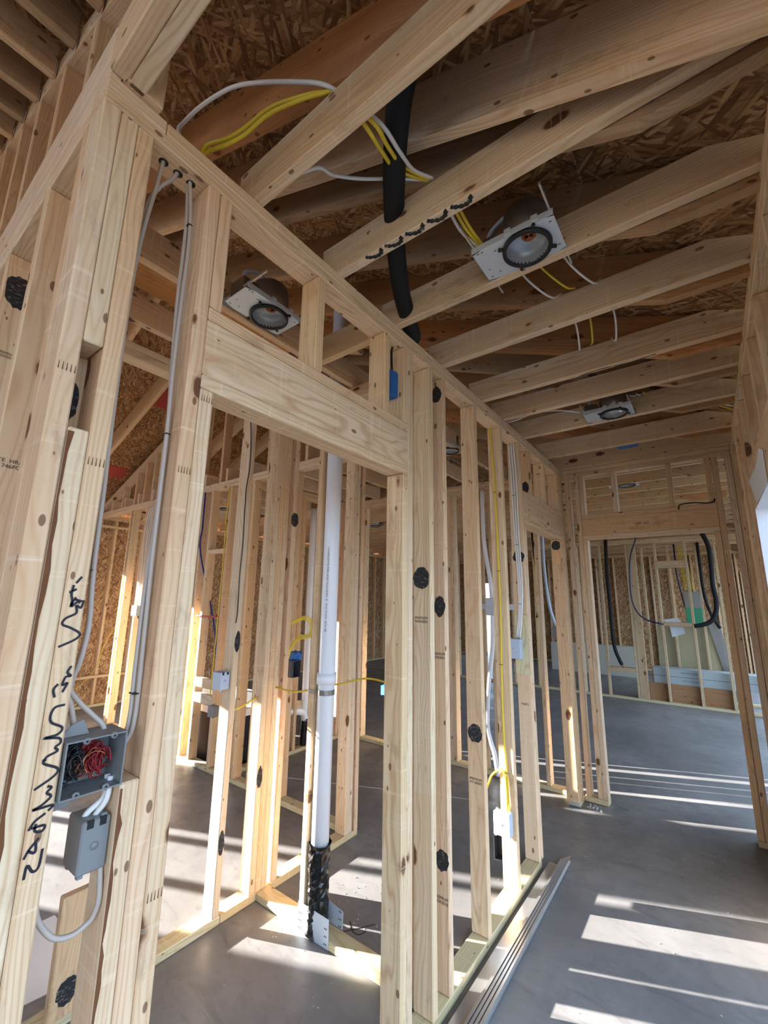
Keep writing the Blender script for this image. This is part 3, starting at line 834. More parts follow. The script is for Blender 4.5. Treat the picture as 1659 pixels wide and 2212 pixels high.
# black spray paint scribble on the underside of the second joist and on the fifth
def scribble(parent, pts, w, y, z):
    V, F = [], []
    P = smooth_path([(x, y + dy, z - 0.0006) for x, dy in pts], 5)
    for i in range(len(P)):
        t = (P[min(i + 1, len(P) - 1)] - P[max(i - 1, 0)]).normalized()
        n = Vector((-t.y, t.x, 0)) * w * (0.7 + 0.5 * math.sin(i * 0.9) ** 2)
        V += [P[i] + n, P[i] - n]
        if i: k = len(V); F.append([k - 4, k - 3, k - 1, k - 2])
    return link('paint_scribble', mesh('paint_scribble', V, F), 'paintblack', parent)
for x in (0.13, 0.215, 0.30, 0.385, 0.47):
    scribble(C1, [(x, 0.002), (x + 0.012, 0.012), (x + 0.035, 0.022), (x + 0.055, 0.020), (x + 0.065, 0.008), (x + 0.062, 0.002)], 0.0075, 1.000, PT)
scribble(C1, [(0.55, 0.030), (0.66, 0.020), (0.78, 0.034), (0.90, 0.02)], 0.004, 1.795 + 0.49, PT)

C2 = structure('ceiling_closet', 'ceiling joists running front to back over the closets and bathroom', 'ceiling')
for i, x in enumerate((-0.56, -0.962)):
    board(C2, 'joist', x, x + ST, 0.311, 2.2, PT, PT + 0.14, ((0.96, 0.86, 0.76), (0.92, 0.82, 0.72))[i])
    board(C2, 'joist', x, x + ST, 2.2, EY, PT, PT + 0.14)
board(C2, 'joist', -0.162, -0.124, 0.311, EY, PT, PT + 0.14, (0.95, 0.84, 0.74))
for i in range(12):
    x = -1.36 - 0.406 * i
    board(C2, 'joist', x, x + ST, 2.47, EY, PT, PT + 0.14)
board(C2, 'blocking', -0.524, -0.162, 1.40, 1.438, PT, PT + 0.14, (1, 0.92, 0.76))
board(C2, 'attic_board', -0.90, -0.60, 0.40, 1.40, 2.9065, 2.925, (0.9, 0.56, 0.28))
C3 = structure('ceiling_far', 'ceiling joists over the room beyond the hall and the rooms behind it', 'ceiling')
k = 0
y = 4.46
while y < 12.2:
    if not (8.40 < y < 8.62):
        board(C3, 'joist', -6.22, -1.0, y, y + ST, PT, PT + 0.14); board(C3, 'joist', -1.0, 3.6, y, y + ST, PT, PT + 0.14, ((0.95, 0.88, 0.76), (0.9, 0.82, 0.70))[k % 2])
    y += 0.406; k += 1

for k, (x0, x1, y) in enumerate(((-0.9, -0.2, 9.6), (-0.3, 0.5, 9.8), (0.1, 0.9, 10.1), (0.7, -0.1, 10.4), (-0.6, 0.2, 10.7))):
    slope_board(C3, 'truss_web', (x0, y, 3.3), (x1, y, 2.70), ST, D4, (1, 0.97, 0.94))
# ------------------------------------------------------------------ roof
RF = structure('roof', 'gable roof of rafters and strand board sheathing', 'roof')
def rafter(y, side, tint, mat='wood', cut=True):
    if side > 0 and not cut:
        prof = [(RX, RZ), (1.25, rz(1.25)), (1.25, rz(1.25) + RD), (RX, RZ + RD)]
    elif side > 0:    # lower end cut level where it sits on the wall
        prof = [(RX, RZ), (0.97, rz(0.97)), (1.25, rz(0.97)), (1.25, rz(1.25) + RD), (RX, RZ + RD)]
    else:
        prof = [(-6.5, rz(-6.5)), (RX, RZ), (RX, RZ + RD), (-6.5, rz(-6.5) + RD)]
    ex = Vector((1, 0, -RS * side)).normalized(); ey = Vector((0, 1, 0)); ez = ex.cross(ey)
    org = Vector(((prof[0][0] + prof[1][0]) / 2, y + ST / 2, (prof[0][1] + prof[1][1]) / 2 + 0.07))
    V = []
    for dy in (-ST / 2, ST / 2):
        for x, z in prof:
            d = Vector((x, y + ST / 2 + dy, z)) - org
            V.append((d.dot(ex), d.dot(ey), d.dot(ez)))
    n = len(prof)
    F = [list(range(n)), list(range(n, 2 * n))[::-1]] + [[i, n + i, n + (i + 1) % n, (i + 1) % n] for i in range(n)]
    me = mesh('rafter', V, F)
    import bmesh
    bm = bmesh.new(); bm.from_mesh(me); bmesh.ops.recalc_face_normals(bm, faces=bm.faces); bm.to_mesh(me); bm.free()
    o = link('rafter', me, mat, RF)
    m = Matrix((ex, ey, ez)).transposed().to_4x4(); m.translation = org
    o.matrix_local = m
    o.color = (*tint, 1)
OLD = [(0.92, 0.58, 0.34), (0.80, 0.72, 0.63), (0.80, 0.66, 0.52), (0.84, 0.62, 0.42)]
for i, y in enumerate((0.664, 1.040, 1.423, 1.835, 2.327, 2.672, 3.080, 3.640)):
    rafter(y, 1, OLD[i % 4], 'oldwood')
rafter(0.90, 1, (1, 0.92, 0.82), 'wood', False)
y = 4.2; k = 0
while y < 12.3:
    rafter(y, 1, OLD[k % 4]); y += 0.61; k += 1
y = 0.36; k = 0
while y < 12.3:
    if not 2.4 < y < 2.62: rafter(y + (0.0), -1, ((0.96, 0.84, 0.72), (0.92, 0.8, 0.66))[k % 2])
    y += 0.54; k += 1
bx('ridge_board', RX - 0.019, RX + 0.019, 0.25, 12.4, RZ - 0.02, RZ + RD + 0.0, 'oldwood', RF, 0.002).color = (1, 0.9, 0.8, 1)
# sheathing panels on both slopes
sl = math.hypot(1, RS)
def roof_panel(y0, y1, x0, x1, tint, parent=None):
    L_ = abs(x1 - x0) * sl
    V, F = chamfer_box((y1 - y0) / 2, L_ / 2, 0.006, 0.001)
    me = mesh('roof_panel', V, F); me.materials.append(M['osb'])
    o = link('roof_panel', me, None, parent or RF)
    sgn = 1 if (x0 + x1) / 2 > RX else -1
    ex = Vector((0, 1, 0)); ey = Vector((-1, 0, RS * sgn)).normalized(); ez = ex.cross(ey)
    if ez.z < 0: ey = -ey; ez = ex.cross(ey)
    m = Matrix((ex, ey, ez)).transposed().to_4x4()
    xm = (x0 + x1) / 2
    m.translation = Vector((xm, (y0 + y1) / 2, rz(xm) + RD + (0.008 if parent is None else 0.0065)))
    o.matrix_local = m
    o.color = (*tint, 1)
for side in (1, -1):
    row = 0
    xx = RX
    while (xx < 1.7 if side > 0 else xx > -6.7):
        step = 1.22 / sl
        x2 = xx + side * step
        y0 = 0.25 - (1.22 if row % 2 else 0.0)
        while y0 < 12.5:
            a0, a1 = max(y0, 0.25), min(y0 + 2.44, 12.5)
            if a1 - a0 > 0.1:
                roof_panel(a0 + 0.0015, a1 - 0.0015, xx + side * 0.001, x2 - side * 0.001, ((0.74, 0.66, 0.58), (0.78, 0.70, 0.62), (0.70, 0.62, 0.55))[(row + int(y0 * 2)) % 3])
            y0 += 2.44
        xx = x2; row += 1
gp = prism('gable_panel', [(-6.4, PT), (1.4, PT), (1.4, rz(1.4) + RD), (RX, RZ + RD), (-6.4, rz(-6.4) + RD)], 0.012, 'osb', RF, 'y', 12.392)
gp.color = (0.8, 0.66, 0.52, 1)
# red paint sprayed along two panel seams of the left slope
def roof_mark(x0, x1, y0, y1):
    V, F = [], []
    rr = random.Random(5)
    n = 12
    pts = [(x0 + (x1 - x0) * i / n, y0 + rr.uniform(-.03, .03)) for i in range(n + 1)] + [(x1 - (x1 - x0) * i / n, y1 + rr.uniform(-.03, .03)) for i in range(n + 1)]
    V = [(x, y, rz(x) + RD - 0.0015) for x, y in pts]
    return link('paint_stripe', mesh('paint_stripe', V, [list(range(len(V)))]), 'redpaint', RF)
roof_mark(-4.1, -3.75, 2.02, 2.46); roof_mark(-5.6, -5.35, 2.1, 2.46)

# the same roof carried over the room the camera stands in, on boards running front to back
C4 = structure('ceiling_front', 'old boards and strand board sheathing over the near room', 'ceiling')
x = -6.3; i = 0
while x < 1.6:
    zc = rz(x + ST / 2) + RD - 0.003
    board(C4, 'purlin', x, x + ST, -4.6, 0.245, zc - 0.155, zc - 0.016, ((1, 0.92, 0.82), (0.86, 0.80, 0.72), (0.95, 0.84, 0.72))[i % 3], 'oldwood' if i % 3 else 'wood')
    x += 0.26; i += 1
roofs = bpy.data.objects['roof']
for side in (1, -1):
    xx = RX; row = 0
    while (xx < 1.7 if side > 0 else xx > -6.7):
        x2 = xx + side * 1.22 / sl
        for y0, y1 in ((-4.6, -2.18), (-2.18, 0.30)):
            roof_panel(y0 + .0015, y1 - .0015, xx + side * .001, x2 - side * .001, (0.74, 0.66, 0.58), C4)
        xx = x2; row += 1

# ------------------------------------------------------------------ recessed ceiling lamps
def rot_thing(name, label, cat, loc, rz_, group=None):
    t = thing(name, label, cat, loc, group)
    t.rotation_euler = (0, 0, rz_)
    return t

def recessed_lamp(label, loc, rz_, full=True):
    """frame plate 0.28 x 0.165 with a can, black gasket, hanger bars; local origin at plate centre, z up"""
    t = rot_thing('recessed_lamp', label, 'lamp', loc, rz_, 'recessed lamp housings')
    # plate with a round hole
    V, F = [], []
    seg = 32
    cx, r = 0.030, 0.072
    rect = []
    for k in range(seg):
        a = 2 * math.pi * k / seg
        dx, dy = math.cos(a), math.sin(a)
        tx = ((0.140 - cx) if dx > 0 else (0.140 + cx)) / max(abs(dx), 1e-6)
        ty = 0.082 / max(abs(dy), 1e-6)
        m = min(tx, ty)
        rect.append((cx + dx * m, dy * m))
    for z in (0.0, 0.0015):
        for k in range(seg):
            a = 2 * math.pi * k / seg
            V.append((cx + r * math.cos(a), r * math.sin(a), z))
        V += [(x, y, z) for x, y in rect]
    for k in range(seg):
        k2 = (k + 1) % seg
        F.append([k, k2, seg + k2, seg + k][::-1])
        F.append([2 * seg + k, 2 * seg + k2, 3 * seg + k2, 3 * seg + k])
    link('frame_plate', mesh('frame_plate', V, F), 'galv', t)
    bx('plate_flange', -0.140, 0.140, -0.083, -0.0815, -0.001, 0.022, 'galv', t)
    bx('plate_flange', -0.140, 0.140, 0.0815, 0.083, -0.001, 0.022, 'galv', t)
    can = lathe('lamp_can', [(0.074, -0.004), (0.080, 0.0), (0.080, 0.10), (0.074, 0.128), (0.05, 0.15), (0.0, 0.155)], 'can', t, 32, (cx, 0, 0.002))
    ref = lathe('reflector', [(0.070, -0.006), (0.070, 0.020), (0.058, 0.040), (0.0, 0.046)], 'reflector', t, 32, (cx, 0, 0.0))
    lathe('gasket', [(0.070, -0.012), (0.082, -0.012), (0.083, 0.0), (0.070, 0.0)], 'black', t, 36, (cx, 0, 0.0), True)
    if full:
        for k in range(4):
            a = math.radians(30 + 90 * k)
            p = [(cx + 0.078 * math.cos(a), 0.078 * math.sin(a), -0.005), (cx + 0.098 * math.cos(a), 0.098 * math.sin(a), -0.005)]
            tube('gasket_tab', p, 0.006, 'black', t, 8, 1)
        lathe('lamp_label', [(0, 0.0), (0.024, 0.0), (0.024, 0.0008), (0, 0.0008)], 'orange', ref, 20, (0.008, 0.0, 0.0400), True)
        bx('junction_box', -0.135, -0.060, -0.045, 0.045, 0.004, 0.075, 'can', t, 0.003)
        tube('flex_conduit', [(-0.10, 0.0, 0.07), (-0.10, 0.0, 0.13), (-0.04, 0.0, 0.165), (0.0, 0.0, 0.145)], 0.009, 'galv', t, 10, 8, 1.0, lambda u: 1 + 0.12 * math.sin(u * 160))
        for sx in (-0.134, 0.128):
            bx('hanger_bar', sx, sx + 0.006, -0.190, 0.190, 0.016, 0.028, 'steel', t)
            bx('hanger_foot', sx - 0.012, sx + 0.018, 0.0895, 0.0905, -0.005, 0.038, 'steel', t)
        for x, y in ((-0.125, -0.07), (-0.11, -0.07), (-0.12, 0.02), (-0.09, 0.05), (-0.07, -0.05), (-0.125, 0.06), (0.12, -0.06), (0.12, 0.05)):
            bx('plate_slot', x, x + 0.008, y, y + 0.003, -0.0008, -0.0002, 'black', t, 0.0001)
        for x in (-0.02, 0.07):
            bx('clip', x, x + 0.022, -0.086, -0.080, 0.006, 0.030, 'galv', t)
    return t
recessed_lamp('recessed lamp housing nearest the camera, beside the second joist over the hall', (0.578, 1.301, 2.772), 0.0)
recessed_lamp('recessed lamp housing over the closet, seen above the door header', (-0.425, 0.985, 2.772), math.radians(90))
recessed_lamp('recessed lamp housing over the far half of the hall', (0.584, 2.950, 2.772), 0.0)
recessed_lamp('recessed lamp housing glimpsed through the cripples over the end opening', (0.384, 4.955, 2.772), 0.0, False)
recessed_lamp('recessed lamp housing between the joists behind the left wall studs', (-0.60, 2.95, 2.772), math.radians(90), False)
recessed_lamp('recessed lamp housing over the bathroom left of the closet stud', (-4.285, 3.30, 2.772), math.radians(90), False)
recessed_lamp('recessed lamp housing far behind the closet, over the room beyond', (-3.42, 5.57, 2.772), 0.0, False)

# ------------------------------------------------------------------ cables
def cable(label, pts, r, mat, cat='cable', group=None, name='cable', sides=8, n=6):
    o = tube(name, pts, r, mat, None, sides, n)
    return tag(o, label, cat, group)
cable('white cable arching from the left wall top plate to the first joist', [(-0.05, 0.453, 2.70), (-0.10, 0.455, 2.85), (-0.164, 0.45, 2.961), (-0.193, 0.477, 3.055), (-0.142, 0.504, 3.112), (-0.032, 0.531, 3.114), (0.074, 0.559, 3.074), (0.214, 0.586, 2.983), (0.298, 0.613, 2.931), (0.334, 0.66, 2.912), (0.409, 0.72, 2.83), (0.395, 0.83, 2.86), (0.38, 0.93, 2.90), (0.41, 1.0, 2.912)], 0.006, 'whitecable')
for k, lab in enumerate(('upper yellow cable swinging over the first joist', 'lower yellow cable swinging over the first joist')):
    d = 0.022 * k
    cable(lab, [(-0.05 - d, 0.46, 2.72), (-0.095 - d * .5, 0.5, 2.90 - d), (-0.011, 0.523, 2.893 - d), (0.043, 0.547, 2.919 - d * 1.2), (0.116, 0.57, 2.953 - d), (0.209, 0.593, 2.939 - d * .6), (0.278, 0.617, 2.925 - d * .2), (0.322 + d * .3, 0.645, 2.912), (0.409 - d, 0.69, 2.80), (0.385 - d, 0.79, 2.84), (0.365 - d, 0.893, 2.89), (0.40 - d * .3, 1.0, 2.912)], 0.0058, 'yellowcable')
cable('white cable sagging level below the first joist to the second', [(0.10, 0.66, 2.80), (0.19, 0.70, 2.819), (0.182, 0.775, 2.87), (0.232, 0.85, 2.892), (0.325, 0.925, 2.899), (0.401, 1.0, 2.912)], 0.0055, 'whitecable')
for k, (dx, m, lab) in enumerate(((0.0, 'yellowcable', 'yellow cable dropping into the near recessed lamp'), (0.014, 'yellowcable', 'second yellow cable dropping into the near recessed lamp'), (-0.018, 'whitecable', 'white cable dropping into the near recessed lamp'))):
    cable(lab, [(0.41 + dx, 1.02, 2.912), (0.43 + dx, 1.08, 2.88), (0.445 + dx, 1.16, 2.83), (0.46 + dx * .5, 1.24, 2.82), (0.475, 1.28, 2.82)], 0.0055, m)
for i, (x, sp) in enumerate(((0.50, 0.0), (0.56, 0.02), (0.66, -0.01))):
    m = ('whitecable', 'yellowcable', 'whitecable')[i]
    lab = ('white cable hanging between the third and fourth joists, leftmost of three', 'yellow cable hanging between the third and fourth joists', 'white cable hanging between the third and fourth joists, rightmost of three')[i]
    cable(lab, [(x, 1.43, 2.912), (x + 0.03, 1.52, 2.84 + sp), (x + 0.09, 1.64, 2.80 + sp), (x + 0.10, 1.795, 2.912)], 0.0042, m)
    lab = ('white cable hanging between the fourth and fifth joists, leftmost of three', 'pale cable hanging between the fourth and fifth joists', 'white cable hanging between the fourth and fifth joists, rightmost of three')[i]
    cable(lab, [(x + 0.10, 1.84, 2.912), (x + 0.12, 1.95, 2.84 + sp), (x + 0.10, 2.10, 2.80 + sp), (x + 0.06, 2.29, 2.912)], 0.0042, m)
for i in range(3):
    cable(('white cable', 'second white cable', 'yellow cable')[i] + ' sagging across the joists by the right wall', [(0.70 + .04 * i, 3.02, 2.90), (0.90, 3.16 + .04 * i, 2.86 - .015 * i), (1.08, 3.24 + .05 * i, 2.85 + .01 * i), (1.24, 3.28 + .06 * i, 2.80)], 0.0055, ('whitecable', 'whitecable', 'yellowcable')[i])
cable('white cable looping from the left wall plate to the far hall lamp', [(-0.02, 2.72, 2.78), (0.05, 2.76, 2.80), (0.15, 2.83, 2.85), (0.28, 2.90, 2.86), (0.42, 2.93, 2.82)], 0.0055, 'whitecable')
C4P = [(-0.04, 0.451, 2.70), (-0.04, 0.462, 2.599), (-0.04, 0.465, 2.483), (-0.04, 0.463, 2.326), (-0.04, 0.466, 2.142), (-0.04, 0.474, 1.958), (-0.04, 0.476, 1.795), (-0.04, 0.475, 1.683), (-0.04, 0.474, 1.556), (-0.04, 0.474, 1.405), (-0.04, 0.474, 1.319), (-0.04, 0.466, 1.274), (-0.05, 0.44, 1.235)]
for k, lab in enumerate(('grey cable stapled down the stud beside the door, nearer of two', 'grey cable stapled down the stud beside the door, farther of two')):
    cable(lab, [(x - 0.002 - 0.012 * k, y - 0.001 + 0.004 * math.sin(z * 6 + k * 2), z) for x, y, z in C4P], 0.0050, 'greycable')
C5P = [(-0.045, 0.378, 2.70), (-0.04, 0.368, 2.60), (-0.04, 0.353, 2.45), (-0.04, 0.346, 2.30), (-0.04, 0.346, 2.10), (-0.04, 0.349, 1.90), (-0.04, 0.352, 1.79), (-0.04, 0.354, 1.67), (-0.04, 0.357, 1.59), (-0.04, 0.362, 1.51), (-0.04, 0.356, 1.44)]
cable('grey cable running down the corner post into the wired junction box', C5P + [(-0.055, 0.350, 1.39), (-0.055, 0.369, 1.359), (-0.05, 0.401, 1.324), (-0.045, 0.415, 1.308), (-0.045, 0.423, 1.285)], 0.0050, 'greycable')
cable('grey cable behind it, down the corner post to the box lid', [(x - 0.015, y + 0.003, z) for x, y, z in C5P] + [(-0.06, 0.352, 1.38), (-0.058, 0.361, 1.34), (-0.055, 0.367, 1.31), (-0.05, 0.369, 1.29)], 0.0050, 'greycable')
cable('grey cable slanting from the middle drilled hole to the corner post', [(-0.045, 0.417, 2.70), (-0.045, 0.405, 2.66), (-0.045, 0.378, 2.61), (-0.05, 0.358, 2.54), (-0.055, 0.350, 2.40)], 0.0050, 'greycable')
cable('grey cable hanging in a slack loop under the grey switch box', [(-0.055, 0.342, 1.10), (-0.05, 0.345, 1.03), (-0.046, 0.35, 0.998), (-0.041, 0.363, 0.974), (-0.037, 0.381, 0.955), (-0.033, 0.406, 0.949), (-0.029, 0.426, 0.957), (-0.024, 0.436, 0.97), (-0.02, 0.440, 1.0), (-0.03, 0.438, 1.06)], 0.0050, 'greycable')
for k in range(2):
    cable(('white cable entering the grey switch box, nearer one', 'white cable entering the grey switch box, farther one')[k], [(-0.03 - .015 * k, 0.437, 1.21), (-0.03 - .012 * k, 0.435, 1.17), (-0.04 - .01 * k, 0.425 - .015 * k, 1.145), (-0.05, 0.415 - .015 * k, 1.12)], 0.0058, 'whitecable')
C7 = [(-0.070, 2.548, 2.713), (-0.06, 2.548, 2.579), (-0.047, 2.548, 2.262), (-0.043, 2.548, 1.904), (-0.041, 2.548, 1.509), (-0.050, 2.548, 1.084), (-0.049, 2.548, 0.783), (-0.039, 2.548, 0.593), (-0.034, 2.545, 0.42)]
cable('yellow cable stapled down the stud to the sunlit outlet box', C7, 0.006, 'yellowcable')
cable('yellow cable looping sideways off the stud above the sunlit outlet box', [(-0.20, 2.60, 0.46), (-0.147, 2.54, 0.548), (-0.129, 2.54, 0.588), (-0.091, 2.54, 0.623), (-0.061, 2.54, 0.63), (-0.048, 2.54, 0.596), (-0.043, 2.54, 0.507), (-0.045, 2.545, 0.42)], 0.0058, 'yellowcable')
for k in range(3):
    cable('white cable stapled down the stud to the pale switch box, ' + ('leftmost', 'middle', 'rightmost')[k] + ' of three', [(-0.070 + .016 * k, 2.895, 2.705), (-0.062 + .017 * k, 2.897, 2.40), (-0.057 + .014 * k, 2.897, 2.036), (-0.046 + .012 * k, 2.895, 1.688), (-0.052 + .010 * k, 2.895, 1.50), (-0.075 + .012 * k, 2.89, 1.33)], 0.0058, 'whitecable')
cable('thin black wire hanging down the lone closet stud', [(-1.1, 1.41, 2.70), (-1.1, 1.43, 2.597), (-1.1, 1.445, 2.447), (-1.1, 1.448, 2.306), (-1.1, 1.437, 2.189), (-1.1, 1.440, 2.003), (-1.1, 1.444, 1.846), (-1.1, 1.440, 1.692), (-1.1, 1.445, 1.494), (-1.1, 1.44, 1.43)], 0.003, 'blackwire')
for k in range(3):
    cable('yellow cable looping out of the closet corner stud, ' + ('outer', 'middle', 'inner')[k] + ' of three', [(-1.15, 1.84, 1.40 - .004 * k), (-1.15, 1.90, 1.425 - .006 * k), (-1.15, 2.004 - .008 * k, 1.452 - .010 * k), (-1.15, 2.061 - .012 * k, 1.409 - .004 * k), (-1.15, 2.069 - .014 * k, 1.358), (-1.15, 2.038 - .008 * k, 1.315 + .008 * k), (-1.15, 1.947, 1.307 + .010 * k), (-1.15, 1.892 - .008 * k, 1.255), (-1.15, 1.87, 1.20)], 0.0042, 'yellowcable')
cable('yellow cable passing through the divider studs left of the vent pipe', [(-1.106, 1.75, 1.055), (-0.962, 1.75, 1.050), (-0.842, 1.75, 1.071)], 0.005, 'yellowcable')
cable('yellow cable passing behind the vent pipe to the right', [(-0.80, 1.765, 1.10), (-0.657, 1.80, 1.12), (-0.50, 1.85, 1.16), (-0.30, 1.84, 1.15)], 0.005, 'yellowcable')
cable('yellow cable crossing between the two closet studs', [(-1.15, 1.483, 0.96), (-1.15, 1.58, 0.985), (-1.15, 1.655, 1.009)], 0.005, 'yellowcable')
YS = [(-2.86, 2.455, 2.69), (-2.87, 2.45, 2.3), (-2.83, 2.43, 2.2), (-2.86, 2.45, 2.1), (-2.83, 2.43, 1.98), (-2.86, 2.45, 1.9), (-2.84, 2.44, 1.75), (-2.86, 2.45, 1.6), (-2.87, 2.455, 1.30), (-2.88, 2.455, 0.66)]
cable('yellow cable looping down a bathroom wall stud', YS, 0.005, 'yellowcable')
for k in range(5):
    x = -4.60 + 0.045 * k
    cable('white cable in the bundle by the left room switch boxes, %s from the left' % ('first', 'second', 'third', 'fourth', 'fifth')[k], [(x, 2.46, 2.69), (x - .03, 2.455, 2.35), (x + .03 * math.sin(k * 2), 2.45, 1.9), (x - .02, 2.455, 1.6), (x - .01, 2.46, 1.44)], 0.006, 'whitecable')
cable('yellow cable coiled down the left room wall below the switch boxes', [(-4.35, 2.455, 1.40), (-4.30, 2.44, 1.25), (-4.37, 2.44, 1.15), (-4.40, 2.45, 1.0), (-4.34, 2.45, 0.8), (-4.36, 2.455, 0.45)], 0.006, 'yellowcable')
cable('thin yellow cable drooping across the strand board outer wall', [(-6.20, 2.20, 0.25), (-6.19, 2.50, 0.30), (-6.19, 2.70, 0.55), (-6.19, 2.78, 0.9), (-6.19, 2.95, 1.15), (-6.19, 3.1, 1.2)], 0.005, 'yellowcable')
for k in range(6):
    x = 0.64 + 0.022 * k
    cable('yellow cable fanning into the electrical panel, %s from the left' % ('first', 'second', 'third', 'fourth', 'fifth', 'sixth')[k], [(x - .05, 9.30, 2.66), (x - .03, 9.25, 2.3), (x, 9.12, 2.0), (x + .015, 9.03, 1.79)], 0.006, 'yellowcable', 'cable', None, 'cable', 6, 4)

cable('black wire end lying on the header of the end opening', [(0.86, 4.055, 2.300), (0.87, 4.052, 2.336), (0.96, 4.052, 2.342), (1.04, 4.052, 2.33), (1.085, 4.055, 2.338), (1.092, 4.056, 2.36)], 0.005, 'blackwire')
def staples(pts, mat='black'):
    for (x, y, z, ax) in pts:
        if ax == 'y': o = bx('cable_staple', x - 0.012, x + 0.012, y - 0.002, y + 0.001, z - 0.0015, z + 0.0015, mat, A, 0.0004)
        else: o = bx('cable_staple', x - 0.014, x + 0.010, y - 0.007, y + 0.004, z - 0.0015, z + 0.0015, mat, A, 0.0004)
staples([(-0.047, 2.5405, 2.25, 'y'), (-0.042, 2.5405, 1.75, 'y'), (-0.047, 2.5405, 1.20, 'y'), (-0.041, 2.5405, 0.62, 'y'),
         (-0.05, 2.889, 2.30, 'y'), (-0.043, 2.889, 1.95, 'y'), (-0.040, 2.889, 1.55, 'y'),
         (-0.046, 0.472, 1.96, 'x'), (-0.046, 0.472, 1.36, 'x'), (-0.046, 0.464, 2.56, 'x'), (-0.046, 0.351, 1.62, 'x')])

# ------------------------------------------------------------------ plumbing
vp = thing('vent_pipe', 'white plastic vent pipe standing in the closet divider wall', 'pipe', (-0.697, 1.745, 0.0))
def on(parent, o):
    o.matrix_parent_inverse = Matrix.Translation(-Vector(parent.location)); return o
def cyl(name, p0, p1, r, mat, parent, sides=24):
    o = tube(name, [p0, p1], r, mat, None, sides, 1)
    o.parent = parent; return on(parent, o)
cyl('pipe', (-0.697, 1.745, 0.0), (-0.697, 1.745, 3.60), 0.044, 'pvc', vp)
cyl('coupling', (-0.697, 1.745, 1.125), (-0.697, 1.745, 1.180), 0.052, 'pvc', vp)
# taped plastic round the foot: rough sleeve
V, F = [], []
rr = random.Random(3)
nz, ns = 26, 22
for i in range(nz):
    for k2 in range(ns):
        a = 2 * math.pi * k2 / ns
        r_ = 0.050 + rr.uniform(-0.002, 0.005) + (0.006 if i in (0, nz - 1) else 0)
        V.append((-0.697 + r_ * math.cos(a), 1.745 + r_ * math.sin(a), 0.005 + 0.38 * i / (nz - 1) + rr.uniform(-.003, .003)))
for i in range(nz - 1):
    for k2 in range(ns):
        F.append([i * ns + k2, i * ns + (k2 + 1) % ns, (i + 1) * ns + (k2 + 1) % ns, (i + 1) * ns + k2])
o = link('black_plastic_wrap', mesh('black_plastic_wrap', V, F), 'blackwrap', None); o.parent = vp; on(vp, o)
V, F = tube_data([(-0.697 + 0.0465 * math.cos(a), 1.745 + 0.0465 * math.sin(a), 1.085) for a in [math.radians(-190 + 20 * i) for i in range(21)]], 0.012, 4, 1, 0.12)
prof = []
V, F = [], []
angs = [math.radians(-185 + 10 * i) for i in range(38)]
for a in angs:
    for r_, z in ((0.0445, 1.072), (0.0445, 1.098), (0.0460, 1.098), (0.0460, 1.072)):
        V.append((-0.697 + r_ * math.cos(a), 1.745 + r_ * math.sin(a), z))
for i in range(len(angs) - 1):
    for j in range(4):
        F.append([i * 4 + j, i * 4 + (j + 1) % 4, (i + 1) * 4 + (j + 1) % 4, (i + 1) * 4 + j])
o = link('strap', mesh('strap', V, F), 'can', None); o.parent = vp; on(vp, o)
o = bx('strap_tail', -0.780, -0.735, 1.6985, 1.700, 1.074, 1.097, 'can', None); o.parent = vp; on(vp, o)
tx = text('pipe_print', 'CHARLOTTE PIPE AND FOUNDRY 3"  PVC-DWV  SCH 40', 0.018, 'print', None, (-0.680, 1.7035, 1.62), (0, 0, -1), (1, 0, 0)); tx.parent = vp; on(vp, tx)

np_ = tag(prism('nail_plate', [(-0.782, 0.0), (-0.577, 0.003), (-0.577, 0.122), (-0.782, 0.123)], 0.0015, 'galv', None, 'y', 1.698), 'galvanised steel protection plate in front of the vent pipe foot', 'steel plate', 'pipe protection plates')
np2 = tag(prism('nail_plate', [(-0.700, 0.038), (-0.572, 0.038), (-0.572, 0.112), (-0.700, 0.128)], 0.0015, 'galv', None, 'y', 1.790), 'steel protection plate behind the vent pipe foot', 'steel plate', 'pipe protection plates')
for pl, xs, yy in ((np_, (-0.772, -0.760, -0.590, -0.600), 1.6972), (np2, (-0.585, -0.595), 1.7892)):
    for x in xs:
        for z in (0.02, 0.05, 0.08):
            blob('plate_hole', x, z + (0.0 if pl is np_ else 0.025), 0.003, 0.003, 'y', yy, 'black', pl)

bp = cable('thick black drain pipe dropping through the joists above the hall', [(0.52, 0.72, 3.20), (0.513, 0.722, 3.07), (0.479, 0.74, 2.985), (0.418, 0.79, 2.93), (0.327, 0.90, 2.885), (0.206, 1.075, 2.872), (0.091, 1.28, 2.835), (0.02, 1.45, 2.81), (-0.03, 1.56, 2.81), (-0.10, 1.60, 2.84)], 0.036, 'blackfoam', 'pipe', None, 'drain_pipe', 18)
cable('black corrugated pipe lying over the closet joists', [(-0.62, 1.66, 2.955), (-0.557, 1.62, 2.955), (-0.408, 1.58, 2.945), (-0.277, 1.55, 2.945), (-0.10, 1.55, 2.98)], 0.035, 'blackfoam', 'pipe', None, 'corrugated_pipe', 16)
cable('white insulated pipe snaking down behind the left wall studs', [(-0.775, 4.0, 2.68), (-0.785, 4.03, 2.208), (-0.76, 4.04, 1.924), (-0.729, 4.04, 1.694), (-0.720, 4.03, 1.40), (-0.732, 4.03, 1.12), (-0.783, 4.03, 0.776), (-0.805, 4.03, 0.444), (-0.782, 4.03, 0.307), (-0.746, 4.03, 0.195), (-0.72, 4.03, 0.02)], 0.020, 'pvc', 'pipe', None, 'water_pipe', 12)
